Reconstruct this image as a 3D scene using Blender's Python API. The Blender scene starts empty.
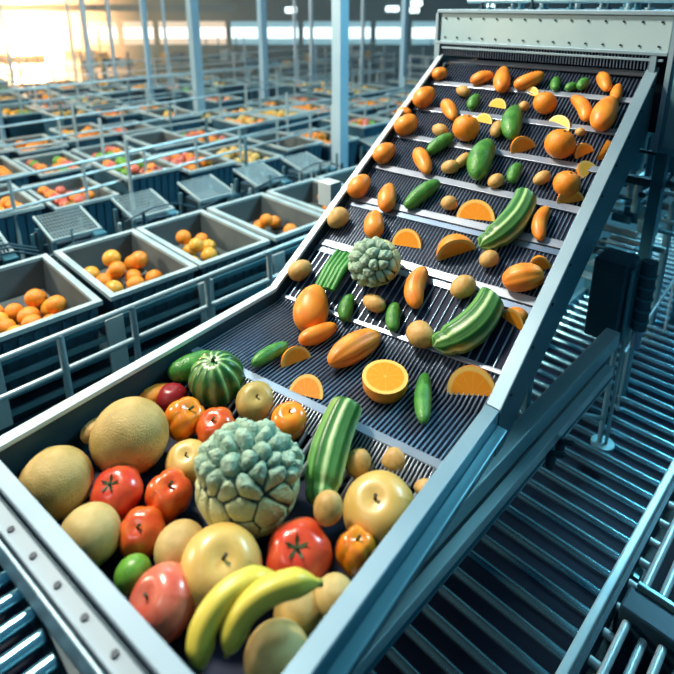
import bpy, math, random
import numpy as np
from mathutils import Vector, Matrix
random.seed(7)
SC = bpy.context.scene
COL = SC.collection
PI = math.pi

# ------------------------------------------------------------------ camera
F, HOR, PY, ZC = 560.0, 5.0, 180.0, 1.85          # focal length in px, horizon row, principal row, eye height
PITCH = math.atan((PY - HOR) / F)
cam = bpy.data.cameras.new('camera'); cam_o = bpy.data.objects.new('camera', cam); COL.objects.link(cam_o)
cam.sensor_width = 36; cam.lens = 36 * F / 674; cam.shift_y = -(337 - PY) / 674
cam_o.location = (0, 0, ZC); cam_o.rotation_euler = (PI / 2 - PITCH, 0, 0)
cam.dof.use_dof = True; cam.dof.focus_distance = 1.45; cam.dof.aperture_fstop = 2.5
SC.camera = cam_o
# ------------------------------------------------------------------ world, lights, exposure
w = bpy.data.worlds.new('world'); SC.world = w; w.use_nodes = True
nt = w.node_tree; bg = nt.nodes['Background']
tc = nt.nodes.new('ShaderNodeTexCoord'); sep = nt.nodes.new('ShaderNodeSeparateXYZ'); rp = nt.nodes.new('ShaderNodeValToRGB')
nt.links.new(tc.outputs['Generated'], sep.inputs[0]); nt.links.new(sep.outputs['Z'], rp.inputs[0]); nt.links.new(rp.outputs[0], bg.inputs[0])
e = rp.color_ramp.elements
e[0].position = 0.0; e[0].color = (.004, .04, .09, 1)
e[1].position = 1.0; e[1].color = (.12, .42, .60, 1)
m_ = rp.color_ramp.elements.new(.35); m_.color = (.03, .18, .30, 1)
bg.inputs[1].default_value = .34


def area(name, loc, target, size, power, color, spread=180, size_y=None):
    l = bpy.data.lights.new(name, 'AREA'); l.energy = power; l.color = color; l.size = size
    if size_y: l.shape = 'RECTANGLE'; l.size_y = size_y
    l.spread = math.radians(spread)
    o = bpy.data.objects.new(name, l); COL.objects.link(o); o.location = loc
    o.rotation_euler = (Vector(target) - Vector(loc)).to_track_quat('-Z', 'Y').to_euler()
    return o


area('key_ceiling_lamp', (-1.7, 2.3, 4.2), (0, 1.3, 1.1), .5, 185, (1, .90, .76))
area('front_fill', (-1.9, -.5, 3.4), (-.1, 1.1, 1), .8, 9, (.93, .97, 1))  # unseen fill added to lift the fronts of the produce
area('hall_fill', (-1.5, 7.5, 4.6), (-1.5, 7.5, 0), 2.6, 150, (.62, .90, 1))  # overhead fill added above the crate hall, no fitting there
area('right_fill', (3.2, 3.4, 3.8), (1.0, 1.6, .4), 1.0, 170, (.36, .82, 1))  # added side light that brightens rollers, rails and right-hand beams
area('left_fill', (-7.5, 3.0, 3.4), (-2, 7, .6), 1.3, 400, (1, .84, .64))  # light added to whiten the columns' left faces and warm the crates
area('window_light', (-8.45, 15.9, .95), (-5.5, 6, .8), 1.2, 3300, (1, .50, .20), size_y=1.3)
SC.view_settings.view_transform = 'Standard'; SC.view_settings.look = 'None'
SC.view_settings.gamma = 1; SC.view_settings.exposure = 0.32
SC.view_settings.use_curve_mapping = False
SC.cycles.use_denoising = True
SC.cycles.max_bounces = 6; SC.cycles.volume_bounces = 0; SC.cycles.caustics_reflective = False; SC.cycles.caustics_refractive = False
SC.cycles.sample_clamp_indirect = 4

# ------------------------------------------------------------------ axes of the plant: s across the belt, t along it
A = Vector((1, -1, 0)).normalized(); B = Vector((1, 1, 0)).normalized(); Z = Vector((0, 0, 1))
O = Vector((0, 0, ZC))


def W(s, t, z): return A * s + B * t + Z * z


def ray(x, y):
    u = (x - 337) / F; v = -(y - PY) / F; c, s_ = math.cos(PITCH), math.sin(PITCH)
    return Vector((u, c + v * s_, -s_ + v * c))


def on_z(x, y, z):
    r = ray(x, y); return O + r * ((z - ZC) / r.z)


def on_plane(x, y, q, n):
    r = ray(x, y); return O + r * (n.dot(q - O) / n.dot(r))


# ------------------------------------------------------------------ materials
MATS = {}


def new_mat(name):
    m = bpy.data.materials.new(name); m.use_nodes = True
    t = m.node_tree; b = t.nodes['Principled BSDF']; MATS[name] = m
    return m, t, b


def N(t, kind, **kw):
    n = t.nodes.new(kind)
    for k, v in kw.items(): setattr(n, k, v)
    return n


def mat(name, c1, c2=None, rough=.5, metal=0, scale=6, bump=0, bscale=40, sss=0, detail=4, spec=.5, coat=0, stretch=None):
    m, t, b = new_mat(name)
    b.inputs['Roughness'].default_value = rough; b.inputs['Metallic'].default_value = metal
    b.inputs['Specular IOR Level'].default_value = spec
    b.inputs['Coat Weight'].default_value = coat; b.inputs['Coat Roughness'].default_value = .15
    if sss: b.inputs['Subsurface Weight'].default_value = sss; b.inputs['Subsurface Radius'].default_value = (.02, .01, .005); b.inputs['Subsurface Scale'].default_value = .5
    co = N(t, 'ShaderNodeTexCoord'); mp = N(t, 'ShaderNodeMapping'); t.links.new(co.outputs['Object'], mp.inputs[0])
    if stretch: mp.inputs['Scale'].default_value = stretch
    if c2:
        no = N(t, 'ShaderNodeTexNoise'); no.inputs['Scale'].default_value = scale; no.inputs['Detail'].default_value = detail
        t.links.new(mp.outputs[0], no.inputs[0])
        r = N(t, 'ShaderNodeValToRGB'); r.color_ramp.elements[0].position = .35; r.color_ramp.elements[1].position = .65
        r.color_ramp.elements[0].color = (*c1, 1); r.color_ramp.elements[1].color = (*c2, 1)
        t.links.new(no.outputs[0], r.inputs[0]); t.links.new(r.outputs[0], b.inputs['Base Color'])
    else: b.inputs['Base Color'].default_value = (*c1, 1)
    if bump:
        n2 = N(t, 'ShaderNodeTexNoise'); n2.inputs['Scale'].default_value = bscale; n2.inputs['Detail'].default_value = 3
        t.links.new(mp.outputs[0], n2.inputs[0])
        bp = N(t, 'ShaderNodeBump'); bp.inputs['Strength'].default_value = bump; bp.inputs['Distance'].default_value = .02
        t.links.new(n2.outputs[0], bp.inputs['Height']); t.links.new(bp.outputs[0], b.inputs['Normal'])
    return m


def stripe_mat(name, stops, bands, rough=.4, wob=.05, rib=0):
    """colour bands running along a fruit, by the u coordinate of its surface"""
    m, t, b = new_mat(name); b.inputs['Roughness'].default_value = rough
    co = N(t, 'ShaderNodeTexCoord'); sp = N(t, 'ShaderNodeSeparateXYZ'); t.links.new(co.outputs['UV'], sp.inputs[0])
    no = N(t, 'ShaderNodeTexNoise'); no.inputs['Scale'].default_value = 5; t.links.new(co.outputs['Object'], no.inputs[0])
    m1 = N(t, 'ShaderNodeMath', operation='MULTIPLY_ADD'); t.links.new(no.outputs[0], m1.inputs[0]); m1.inputs[1].default_value = wob
    t.links.new(sp.outputs['X'], m1.inputs[2])
    m2 = N(t, 'ShaderNodeMath', operation='MULTIPLY'); t.links.new(m1.outputs[0], m2.inputs[0]); m2.inputs[1].default_value = bands
    m3 = N(t, 'ShaderNodeMath', operation='FRACT'); t.links.new(m2.outputs[0], m3.inputs[0])
    r = N(t, 'ShaderNodeValToRGB'); cr = r.color_ramp
    cr.elements[0].position, cr.elements[0].color = stops[0][0], (*stops[0][1], 1)
    cr.elements[1].position, cr.elements[1].color = stops[-1][0], (*stops[-1][1], 1)
    for p, c in stops[1:-1]: cr.elements.new(p).color = (*c, 1)
    t.links.new(m3.outputs[0], r.inputs[0]); t.links.new(r.outputs[0], b.inputs['Base Color'])
    return m


mat('steel', (.34, .46, .52), (.26, .38, .45), .5, .5, 5, stretch=(1, 1, 1), bump=.03, bscale=150)
mat('rim_steel', (.30, .43, .50), (.23, .36, .43), .48, .45, 4)
mat('rim_bright', (.62, .74, .77), (.52, .66, .70), .4, .3, 4)
mat('teal_panel', (.07, .24, .32), (.045, .19, .26), .38, .45, 3)
mat('dark_panel', (.022, .07, .10), (.012, .045, .07), .5, .3, 4)
mat('pale_panel', (.40, .56, .58), (.30, .47, .52), .5, .15, 3)
mat('belt_dark', (.005, .012, .040), (.003, .008, .026), .65, 0, 8, spec=.25)
mat('gold_skin', (.80, .42, .04), (.72, .33, .03), .4, 0, 3)
mat('rod_steel', (.34, .44, .58), (.22, .32, .46), .28, .8, 10)
mat('flight_steel', (.40, .46, .54), (.28, .34, .43), .33, .5, 9)
mat('roller_steel', (.30, .64, .78), (.20, .52, .68), .22, .85, 5)
mat('frame_steel', (.20, .40, .46), (.13, .31, .38), .36, .6, 4)
mat('side_steel', (.50, .64, .66), (.38, .53, .56), .4, .3, 4, stretch=(1, 1, 1), bump=.03, bscale=120)
mat('front_steel', (.34, .44, .50), (.27, .37, .43), .6, .1, 4)
mat('side_paint', (.035, .16, .22), (.025, .12, .18), .45, .2, 3)
mat('screw', (.02, .03, .04), None, .5, .6)
mat('floor_concrete', (.025, .075, .10), (.04, .11, .14), .35, 0, 1.5)
mat('wall_paint', (.03, .15, .21), (.02, .11, .16), .7, 0, .6)
mat('column_paint', (.40, .60, .72), (.32, .54, .68), .5, .1, 2)
mat('gear_paint', (.035, .11, .15), (.02, .075, .11), .45, .2, 5)
mat('crate_body', (.03, .12, .18), (.018, .075, .125), .5, 0, 4)
mat('crate_rim', (.42, .54, .55), (.28, .40, .43), .5, 0, 6)
mat('crate_inside', (.11, .14, .145), (.06, .09, .10), .6, 0, 4)
mat('wire', (.30, .44, .48), None, .4, .7)
mat('rail_steel', (.62, .76, .78), (.50, .66, .70), .32, .5, 4)
mat('rubber', (.01, .014, .02), None, .6)
# produce
mat('melon_skin', (.54, .37, .12), (.40, .28, .07), .5, 0, 2.2, .25, 26, .05)
mat('melon_pale', (.60, .44, .17), (.48, .35, .11), .5, 0, 2.4, .22, 30, .05)
mat('tomato_skin', (.62, .045, .018), (.72, .10, .03), .28, 0, 1.6, coat=.3)
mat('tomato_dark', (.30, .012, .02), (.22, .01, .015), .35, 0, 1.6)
mat('pepper_red', (.66, .07, .012), (.74, .15, .02), .28, 0, 1.8, coat=.4)
mat('pepper_orange', (.80, .30, .015), (.80, .16, .01), .28, 0, 1.8, coat=.4)
mat('apple_yellow', (.72, .48, .14), (.62, .40, .09), .35, 0, 1.7, .04, 60, coat=.15)
mat('apple_olive', (.50, .36, .10), (.40, .30, .08), .4, 0, 1.7, .04, 60)
mat('apple_red', (.62, .10, .06), (.72, .20, .12), .28, 0, 1.4, coat=.4)
mat('lime_skin', (.16, .42, .05), (.10, .32, .03), .35, 0, 3, .05, 60)
mat('potato_skin', (.62, .38, .12), (.52, .29, .07), .5, 0, 3, .12, 22)
mat('mango_skin', (.82, .33, .035), (.78, .22, .02), .4, 0, 2, .06, 40)
mat('orange_peel', (.85, .30, .02), (.80, .23, .01), .42, 0, 3, .18, 60)
mat('cucumber_skin', (.035, .19, .025), (.08, .29, .045), .35, 0, 3, .2, 14)
mat('cut_green', (.42, .58, .22), (.30, .48, .15), .5, 0, 5)
mat('leek_skin', (.03, .20, .03), (.05, .30, .05), .45, 0, 3, stretch=(6, 6, .6))
mat('stem_green', (.025, .07, .012), (.015, .045, .01), .6, 0, 8)
mat('stem_brown', (.06, .04, .015), None, .7)
mat('banana_skin', (.74, .60, .08), (.62, .52, .06), .4, 0, 2.5)
mat('banana_tip', (.30, .32, .05), (.12, .10, .03), .6, 0, 8)
stripe_mat('zucchini_skin', [(0, (.02, .13, .02)), (.28, (.03, .18, .03)), (.40, (.36, .55, .22)), (.50, (.40, .60, .26)), (.60, (.06, .24, .05)), (.8, (.16, .38, .10)), (1, (.02, .13, .02))], 5, .38, .02)
stripe_mat('gourd_skin', [(0, (.01, .06, .015)), (.22, (.03, .16, .03)), (.42, (.24, .46, .16)), (.55, (.34, .56, .22)), (.75, (.03, .16, .03)), (1, (.01, .06, .015))], 11, .32, .02)


def flesh_mat(name, pith, flesh1, flesh2):
    m, t, b = new_mat(name); b.inputs['Roughness'].default_value = .32
    co = N(t, 'ShaderNodeTexCoord'); sp = N(t, 'ShaderNodeSeparateXYZ'); t.links.new(co.outputs['UV'], sp.inputs[0])
    r = N(t, 'ShaderNodeValToRGB'); cr = r.color_ramp
    cr.elements[0].position = 0; cr.elements[0].color = (*flesh2, 1)
    cr.elements[1].position = 1; cr.elements[1].color = (*pith, 1)
    for p, c in ((.1, flesh1), (.8, flesh1), (.86, pith)): cr.elements.new(p).color = (*c, 1)
    t.links.new(sp.outputs['Y'], r.inputs[0])
    wv = N(t, 'ShaderNodeMath', operation='MULTIPLY'); t.links.new(sp.outputs['X'], wv.inputs[0]); wv.inputs[1].default_value = 11
    fr = N(t, 'ShaderNodeMath', operation='FRACT'); t.links.new(wv.outputs[0], fr.inputs[0])
    lt = N(t, 'ShaderNodeMath', operation='LESS_THAN'); t.links.new(fr.outputs[0], lt.inputs[0]); lt.inputs[1].default_value = .13
    mx = N(t, 'ShaderNodeMix', data_type='RGBA'); mf = N(t, 'ShaderNodeMath', operation='MULTIPLY'); t.links.new(lt.outputs[0], mf.inputs[0]); mf.inputs[1].default_value = .22
    t.links.new(mf.outputs[0], mx.inputs[0]); t.links.new(r.outputs[0], mx.inputs[6]); mx.inputs[7].default_value = (*pith, 1)
    t.links.new(mx.outputs[2], b.inputs['Base Color'])
    return m


flesh_mat('orange_flesh', (.86, .55, .14), (.86, .30, .015), (.85, .5, .12))
flesh_mat('lemon_flesh', (.86, .66, .22), (.85, .52, .06), (.86, .66, .22))


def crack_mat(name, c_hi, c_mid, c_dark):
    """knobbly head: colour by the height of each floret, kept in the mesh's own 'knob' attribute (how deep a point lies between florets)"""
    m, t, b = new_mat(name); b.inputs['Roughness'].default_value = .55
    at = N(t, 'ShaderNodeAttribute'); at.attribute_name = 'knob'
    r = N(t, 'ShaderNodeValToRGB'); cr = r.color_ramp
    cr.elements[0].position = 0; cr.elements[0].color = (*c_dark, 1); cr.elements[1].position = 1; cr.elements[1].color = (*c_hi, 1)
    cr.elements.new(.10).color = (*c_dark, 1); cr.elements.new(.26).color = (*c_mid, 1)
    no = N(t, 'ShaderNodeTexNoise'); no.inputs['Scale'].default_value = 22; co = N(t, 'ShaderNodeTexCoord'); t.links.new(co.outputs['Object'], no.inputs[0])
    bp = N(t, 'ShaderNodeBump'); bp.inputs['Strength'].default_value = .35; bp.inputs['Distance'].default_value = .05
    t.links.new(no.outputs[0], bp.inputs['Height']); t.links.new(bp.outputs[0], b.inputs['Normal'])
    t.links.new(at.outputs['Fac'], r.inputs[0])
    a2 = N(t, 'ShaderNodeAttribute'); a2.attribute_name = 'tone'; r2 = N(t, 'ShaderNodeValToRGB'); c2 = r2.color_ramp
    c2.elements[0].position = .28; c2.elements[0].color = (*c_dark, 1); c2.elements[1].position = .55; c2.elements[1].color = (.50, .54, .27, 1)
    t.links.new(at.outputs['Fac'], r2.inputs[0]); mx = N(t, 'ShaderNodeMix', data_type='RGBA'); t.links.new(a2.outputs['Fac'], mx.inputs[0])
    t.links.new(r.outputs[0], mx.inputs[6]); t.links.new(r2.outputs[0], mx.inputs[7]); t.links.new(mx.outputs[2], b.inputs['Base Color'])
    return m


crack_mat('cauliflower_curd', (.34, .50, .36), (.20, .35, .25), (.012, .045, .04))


def glow(name, c, s):
    m = bpy.data.materials.new(name); m.use_nodes = True; t = m.node_tree; t.nodes.clear()
    e_ = t.nodes.new('ShaderNodeEmission'); o_ = t.nodes.new('ShaderNodeOutputMaterial'); e_.inputs[0].default_value = (*c, 1); e_.inputs[1].default_value = s
    t.links.new(e_.outputs[0], o_.inputs[0]); MATS[name] = m


glow('window_cool', (.72, .95, 1), 1.9)
glow('window_neutral', (1, .97, .88), 1.7)
glow('window_warm', (1, .80, .50), 6)
glow('band_falloff', (.35, .75, .9), .55)  # soft falloff of the window band, put into dimmer emission
glow('band_falloff_warm', (1, .85, .65), .7)
glow('lamp_glow', (.75, .98, 1), 3)


# ------------------------------------------------------------------ mesh building
class MB:
    def __init__(s): s.v = []; s.f = []; s.smooth = []; s.mi = []

    def add(s, vs, fs, smooth=False, mi=0):
        k = len(s.v); s.v += [tuple(v) for v in vs]; s.f += [tuple(i + k for i in f) for f in fs]; s.smooth += [smooth] * len(fs); s.mi += [mi] * len(fs); return s

    def hexa(s, lo, hi, mi=0):
        """eight corners: four below, four above, same order"""
        return s.add(list(lo) + list(hi), [(3, 2, 1, 0), (4, 5, 6, 7), (0, 1, 5, 4), (1, 2, 6, 5), (2, 3, 7, 6), (3, 0, 4, 7)], mi=mi)

    def box(s, s0, s1, t0, t1, z0, z1, mi=0):
        return s.hexa([W(s0, t0, z0), W(s1, t0, z0), W(s1, t1, z0), W(s0, t1, z0)], [W(s0, t0, z1), W(s1, t0, z1), W(s1, t1, z1), W(s0, t1, z1)], mi)

    def xbox(s, x0, x1, y0, y1, z0, z1):
        return s.hexa([(x0, y0, z0), (x1, y0, z0), (x1, y1, z0), (x0, y1, z0)], [(x0, y0, z1), (x1, y0, z1), (x1, y1, z1), (x0, y1, z1)])

    def slab(s, p, q, side, up):
        """bar from p to q with cross-section side x up"""
        p, q, side, up = map(Vector, (p, q, side, up))
        return s.hexa([p, p + side, q + side, q], [p + up, p + side + up, q + side + up, q + up])

    def tube(s, pts, r, n=8, cap=True, squash=1):
        pts = [Vector(p) for p in pts]; rs = r if isinstance(r, (list, tuple)) else [r] * len(pts)
        base = len(s.v); vs = []; ref = None
        for i, p in enumerate(pts):
            d = (pts[min(i + 1, len(pts) - 1)] - pts[max(i - 1, 0)]).normalized()
            if ref is None: ref = Vector((0, 0, 1)) if abs(d.z) < .9 else Vector((1, 0, 0))
            x = (ref - d * ref.dot(d)).normalized(); y = d.cross(x); ref = x
            for k in range(n):
                a_ = 2 * PI * k / n; vs.append(p + (x * math.cos(a_) * squash + y * math.sin(a_)) * rs[i])
        fs = [(i * n + k, i * n + (k + 1) % n, (i + 1) * n + (k + 1) % n, (i + 1) * n + k) for i in range(len(pts) - 1) for k in range(n)]
        s.add(vs, fs, True)
        if cap:
            s.add([vs[k] for k in range(n)], [tuple(range(n))[::-1]]); s.add([vs[len(vs) - n + k] for k in range(n)], [tuple(range(n))])
        return s

    def sphere(s, c, r, n=10, m=6, mi=0):
        c = Vector(c); vs = []
        for i in range(m + 1):
            th = PI * i / m
            for k in range(n): vs.append(c + Vector((math.sin(th) * math.cos(2 * PI * k / n), math.sin(th) * math.sin(2 * PI * k / n), math.cos(th))) * r)
        s.add(vs, [(i * n + k, (i + 1) * n + k, (i + 1) * n + (k + 1) % n, i * n + (k + 1) % n) for i in range(m) for k in range(n)], True, mi); return s

    def mesh(s, name, mats):
        me = bpy.data.meshes.new(name); me.from_pydata(s.v, [], s.f)
        for m in (mats if isinstance(mats, (list, tuple)) else [mats]): me.materials.append(MATS[m])
        me.polygons.foreach_set('use_smooth', s.smooth); me.polygons.foreach_set('material_index', s.mi); me.update(); return me

    def build(s, name, mats, parent=None, bevel=0, at=None):
        me = s.mesh(name, mats)
        o = bpy.data.objects.new(name, me); COL.objects.link(o)
        if at is not None:
            me.transform(Matrix.Translation(-Vector(at))); o.location = at
        if parent: o.parent = parent; o.matrix_parent_inverse = Matrix.Translation(-Vector(parent.location))
        if bevel:
            b = o.modifiers.new('edge', 'BEVEL'); b.width = bevel; b.segments = 2; b.limit_method = 'ANGLE'
        return o


def tag(o, label=None, cat=None, group=None, kind=None):
    if label: o['label'] = label
    if cat: o['category'] = cat
    if group: o['group'] = group
    if kind: o['kind'] = kind
    return o


def empty(name, loc, label, cat, group=None):
    o = bpy.data.objects.new(name, None); COL.objects.link(o); o.location = loc; o.empty_display_size = .1
    return tag(o, label, cat, group)


def copy_tree(o, parent=None):
    c = o.copy(); COL.objects.link(c)
    if parent: c.parent = parent
    for ch in KIDS.get(o.name, []): copy_tree(ch, c)
    return c


KIDS = {}
ORD = ['first', 'second', 'third', 'fourth', 'fifth', 'sixth', 'seventh', 'eighth', 'ninth', 'tenth', 'eleventh', 'twelfth', 'thirteenth',
       'fourteenth', 'fifteenth', 'sixteenth', 'seventeenth', 'eighteenth', 'nineteenth', 'twentieth'] + [f'{i}th' for i in range(21, 60)]

# ------------------------------------------------------------------ the hall
floor = MB().xbox(-16, 14, -2, 17, -.1, 0).build('floor', 'floor_concrete'); tag(floor, kind='structure')
YB = 16.0
wall = MB()
zlo, zhi = .80, 1.42
wall.xbox(-16, 14, YB, YB + .2, 0, zlo); wall.xbox(-16, 14, YB, YB + .2, zhi, 5)
for k in range(-16, 15):
    wall.xbox(k - .07, k + .07, YB - .02, YB + .18, zlo, zhi)
wb = wall.build('wall_back', 'wall_paint'); tag(wb, kind='structure')
i = 0
for k in range(-11, 13):
    if -10 <= k <= -8: continue
    i += 1
    wn = MB().xbox(k + .07, k + .93, YB + .06, YB + .10, .96, 1.26).build('window_%d' % i, 'window_cool' if k > -4 else 'window_neutral'); tag(wn, kind='structure')
    for z0_, z1_ in ((zlo, .95), (1.27, zhi)):
        MB().xbox(k + .07, k + .93, YB + .05, YB + .11, z0_, z1_).build('soft_band', 'band_falloff' if k > -4 else 'band_falloff_warm', wn)  # dimmer glowing strips added to soften the edges of the bright band
wi = MB().xbox(-9.1, -7.8, YB - .06, YB - .02, .15, 1.65).build('window_%d' % (i + 1), 'window_warm'); tag(wi, kind='structure')
LAMPN = ['just left of the nearest thick column', 'just right of the nearest thick column', 'the upper one of the close pair', 'the lower one of the close pair', 'nearest to the hood', 'hidden close beside the thick column']
for li_, (x, z, ww) in enumerate(((-1.25, 1.72, .3), (1.5, 1.75, .35), (2.15, 1.9, .3), (2.1, 1.72, .25), (4.1, 1.8, .3), (0, 1.85, .25))):
    f_ = MB().xbox(x - ww / 2 - .05, x + ww / 2 + .05, YB - .12, YB, z - .11, z + .11).build('wall_lamp', 'wall_paint')
    tag(f_, 'small lit lamp high on the far wall, ' + LAMPN[li_], 'lamp', 'lamps on the far wall')
    l_ = MB().xbox(x - ww / 2, x + ww / 2, YB - .14, YB - .12, z - .07, z + .07).build('diffuser', 'lamp_glow', f_)
tag(MB().xbox(-16, -2.2, 12.6, 12.75, 1.72, 1.86).build('beam_steel', 'wall_paint'), kind='structure')

# columns: square steel posts set square to the plant
cols = [(200, 114, .66, 12, 'thick pale column left of the middle of the hall, beyond the crates'), (265, 100, .66, 9, 'slim pale column standing between the two thick ones'),
        (340, 162, .66, 16, 'nearest thick column, one side white and one blue, behind the incline'), (402, 94, .66, 7, 'slim column seen just beside the upper left edge of the incline'),
        (152, 101, .66, 6, 'slim column left of the thick pale one'), (93, 92, .4, 6, 'faint column lit warm, right of the bright window'),
        (3, 134, .66, 5, 'thin column at the left border of the view'), (117, 90, .4, 4, 'faint thin column, first right of the warm lit one'), (14, 90, .4, 4, 'faint column left of the bright window'),
        (170, 90, .4, 3, 'faint thin column far back, first left of the thick pale one'), (362, 88, .4, 4, 'faint thin column just right of the nearest thick column'), (312, 88, .4, 4, 'faint thin column just left of the nearest thick column'),
        (296, 86, .4, 3, 'faint thin column far back, first right of the slim pale one'), (78, 88, .4, 3, 'faint thin column at the right side of the bright window')]
CPOS = []
cols_ = []
for px_, py_, z_, wpx_, lb in cols:
    q_ = on_z(px_, py_, z_); d_ = (q_ - O).dot(Vector((0, math.cos(PITCH), -math.sin(PITCH)))); CPOS.append((q_.x, q_.y)); cols_.append((q_.x, q_.y, wpx_ * d_ / F, lb))
cols = cols_
for x, y, wd, lb in cols:
    o = empty('steel_column', (x, y, 0), lb, 'column', 'columns of the hall')
    c = Vector((x, y, 0)); h = wd / 2 / 1.41
    sh = MB(); sh.hexa([c + A * (sx * h) + B * (sy * h) for sx, sy in ((-1, -1), (1, -1), (1, 1), (-1, 1))], [c + A * (sx * h) + B * (sy * h) + Z * 4.6 for sx, sy in ((-1, -1), (1, -1), (1, 1), (-1, 1))])
    sh.build('shaft', 'column_paint', o)
    h *= 1.5; MB().hexa([c + A * (sx * h) + B * (sy * h) for sx, sy in ((-1, -1), (1, -1), (1, 1), (-1, 1))], [c + A * (sx * h) + B * (sy * h) + Z * .03 for sx, sy in ((-1, -1), (1, -1), (1, 1), (-1, 1))]).build('base_plate', 'teal_panel', o)

# ------------------------------------------------------------------ sorting machine: bin and incline
RZ = 1.05
Lc, Nc, Bl, Br = (on_z(*p, RZ) for p in ((-12, 455), (242, 730), (275, 290), (487, 405)))
TH = math.radians(30)
D = B * math.cos(TH) + Z * math.sin(TH)               # up the incline
NB = A.cross(D).normalized()                          # out of the incline
Tl = on_plane(443, 55, Bl, NB); Tr = on_plane(648, 68, Bl, NB)
DEP = .04                                             # belt lies this far under the rims
BELT_Q = Bl - NB * DEP
FLAT = RZ - DEP


def UV(x, y, lift=0):
    q = on_plane(x, y, BELT_Q + NB * lift, NB) - Bl
    return q.dot(A), q.dot(D)


def belt_pt(u, v, h=0): return Bl + A * u + D * v + NB * (h - DEP)


mach = empty('sorting_machine', W(-.8, .5, 0), 'large steel sorting machine with a produce bin and an inclined rod belt', 'conveyor')
lip0, lip1 = on_z(243, 370, FLAT), on_z(445, 465, FLAT)
ld = (lip1 - lip0).normalized()


def wall_l(v): return Bl + (Tl - Bl) * v              # left rim line by fraction
def line_x(p, q, r, d):                               # where p+..d meets the line q-r, seen from above
    n = Vector((-(r - q).y, (r - q).x, 0)); return p + d * (n.dot(q - p) / n.dot(d))


lipL = line_x(lip0, Lc, Bl, ld); lipR = line_x(lip0, Nc, Br, ld)
lipL.z = lipR.z = FLAT
BF = RZ - .125                                        # bin floor


def dz(p, z): return Vector((p.x, p.y, z))


# bin floor, inner walls
nL = B * -1; outL = -A
MB().hexa([dz(Lc, BF - .02), dz(Nc, BF - .02), dz(lipR, BF - .02), dz(lipL, BF - .02)], [dz(Lc, BF), dz(Nc, BF), dz(lipR, BF), dz(lipL, BF)]).build('bin_floor', 'belt_dark', mach)
# left wall of the bin with its bright rim
def strip(name, pts, m, bevel=.002):
    """extruded run: pts is a list of stations, each a list of section corners"""
    g = MB(); n = len(pts[0]); vs = [p for st in pts for p in st]
    fs = [(i * n + k, i * n + (k + 1) % n, (i + 1) * n + (k + 1) % n, (i + 1) * n + k) for i in range(len(pts) - 1) for k in range(n)]
    g.add(vs, fs); g.add(pts[0], [tuple(range(n))]); g.add(pts[-1], [tuple(range(n))[::-1]])
    return g.build(name, m, mach, bevel)


def sec(p, a_, d0, d1, z0, z1): return [p + a_ * d0 + Z * z0, p + a_ * d1 + Z * z0, p + a_ * d1 + Z * z1, p + a_ * d0 + Z * z1]


strip('left_side_panel', [sec(p, outL, 0, .012, -.22, -.004) for p in (Lc, Bl, Tl)], 'dark_panel')
strip('left_rim', [sec(p, outL, -.004, w_, -.006, .006) for p, w_ in ((Lc, .026), (Bl, .022), (Tl, .018))], 'rim_bright')
strip('right_side_panel', [sec(p, A, .018, .028, -.115, -.002) for p in (Nc, Br)], 'teal_panel')
strip('right_ledge', [sec(p, A, .028, .050, -.040, -.034) for p in (Nc, Br)], 'frame_steel')
strip('right_rim', [sec(p, A, -.002, .029, -.006, .004) for p in (Nc, Br - (Br - Nc).normalized() * .004)], 'rim_steel')
strip('incline_side_panel', [sec(p, A, .020, .030, -h_, -.002) for p, h_ in ((Br, .135), (Tr, .21))], 'side_paint')
strip('incline_rim', [sec(p, A, -.002, w_, -.006, .004) for p, w_ in ((Br, .031), (Tr, .033))], 'rim_steel')
strip('right_inner_wall', [sec(p, A, 0, .008, -.14, -.004) for p in (Nc, Br)], 'dark_panel')
strip('incline_inner_wall', [sec(p, A, 0, .008, -.07, -.004) for p in (Br, Tr)], 'dark_panel')
nb_ = B * -1
strip('front_wall', [sec(p, nb_, 0, .010, -.20, -.004) for p in (Lc, Nc)], 'dark_panel')
strip('front_rim', [sec(p, nb_, -.004, .024, -.006, .006) for p in (Lc - A * .03, Nc + A * .03)], 'front_steel')
strip('front_channel', [sec(p, nb_, .022, .030, -.03, -.012) for p in (Lc - A * .03, Nc + A * .03)], 'dark_panel')
strip('front_flange', [sec(p, nb_, .029, .056, -.03, -.012) for p in (Lc - A * .03, Nc + A * .03)], 'front_steel')
strip('front_edge', [sec(p, nb_, .060, .066, -.07, -.016) for p in (Lc - A * .03, Nc + A * .03)], 'rim_steel')
strip('front_skirt', [sec(p, nb_, .054, .064, -.085, -.07) for p in (Lc - A * .03, Nc + A * .03)], 'teal_panel')
for k in range(9):
    c = Lc + (Nc - Lc) * (.06 + k * .11) + nb_ * .042 + Z * (-.012)
    MB().tube([c, c + Z * .003], .0055, 10).build('screw', 'screw', mach)
for k in range(10):
    f_ = (k + .5) / 10; c = Br + (Tr - Br) * f_ + A * .030 + Z * -.02
    MB().tube([c, c + A * .003], .004, 8).build('screw', 'screw', mach)
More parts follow.
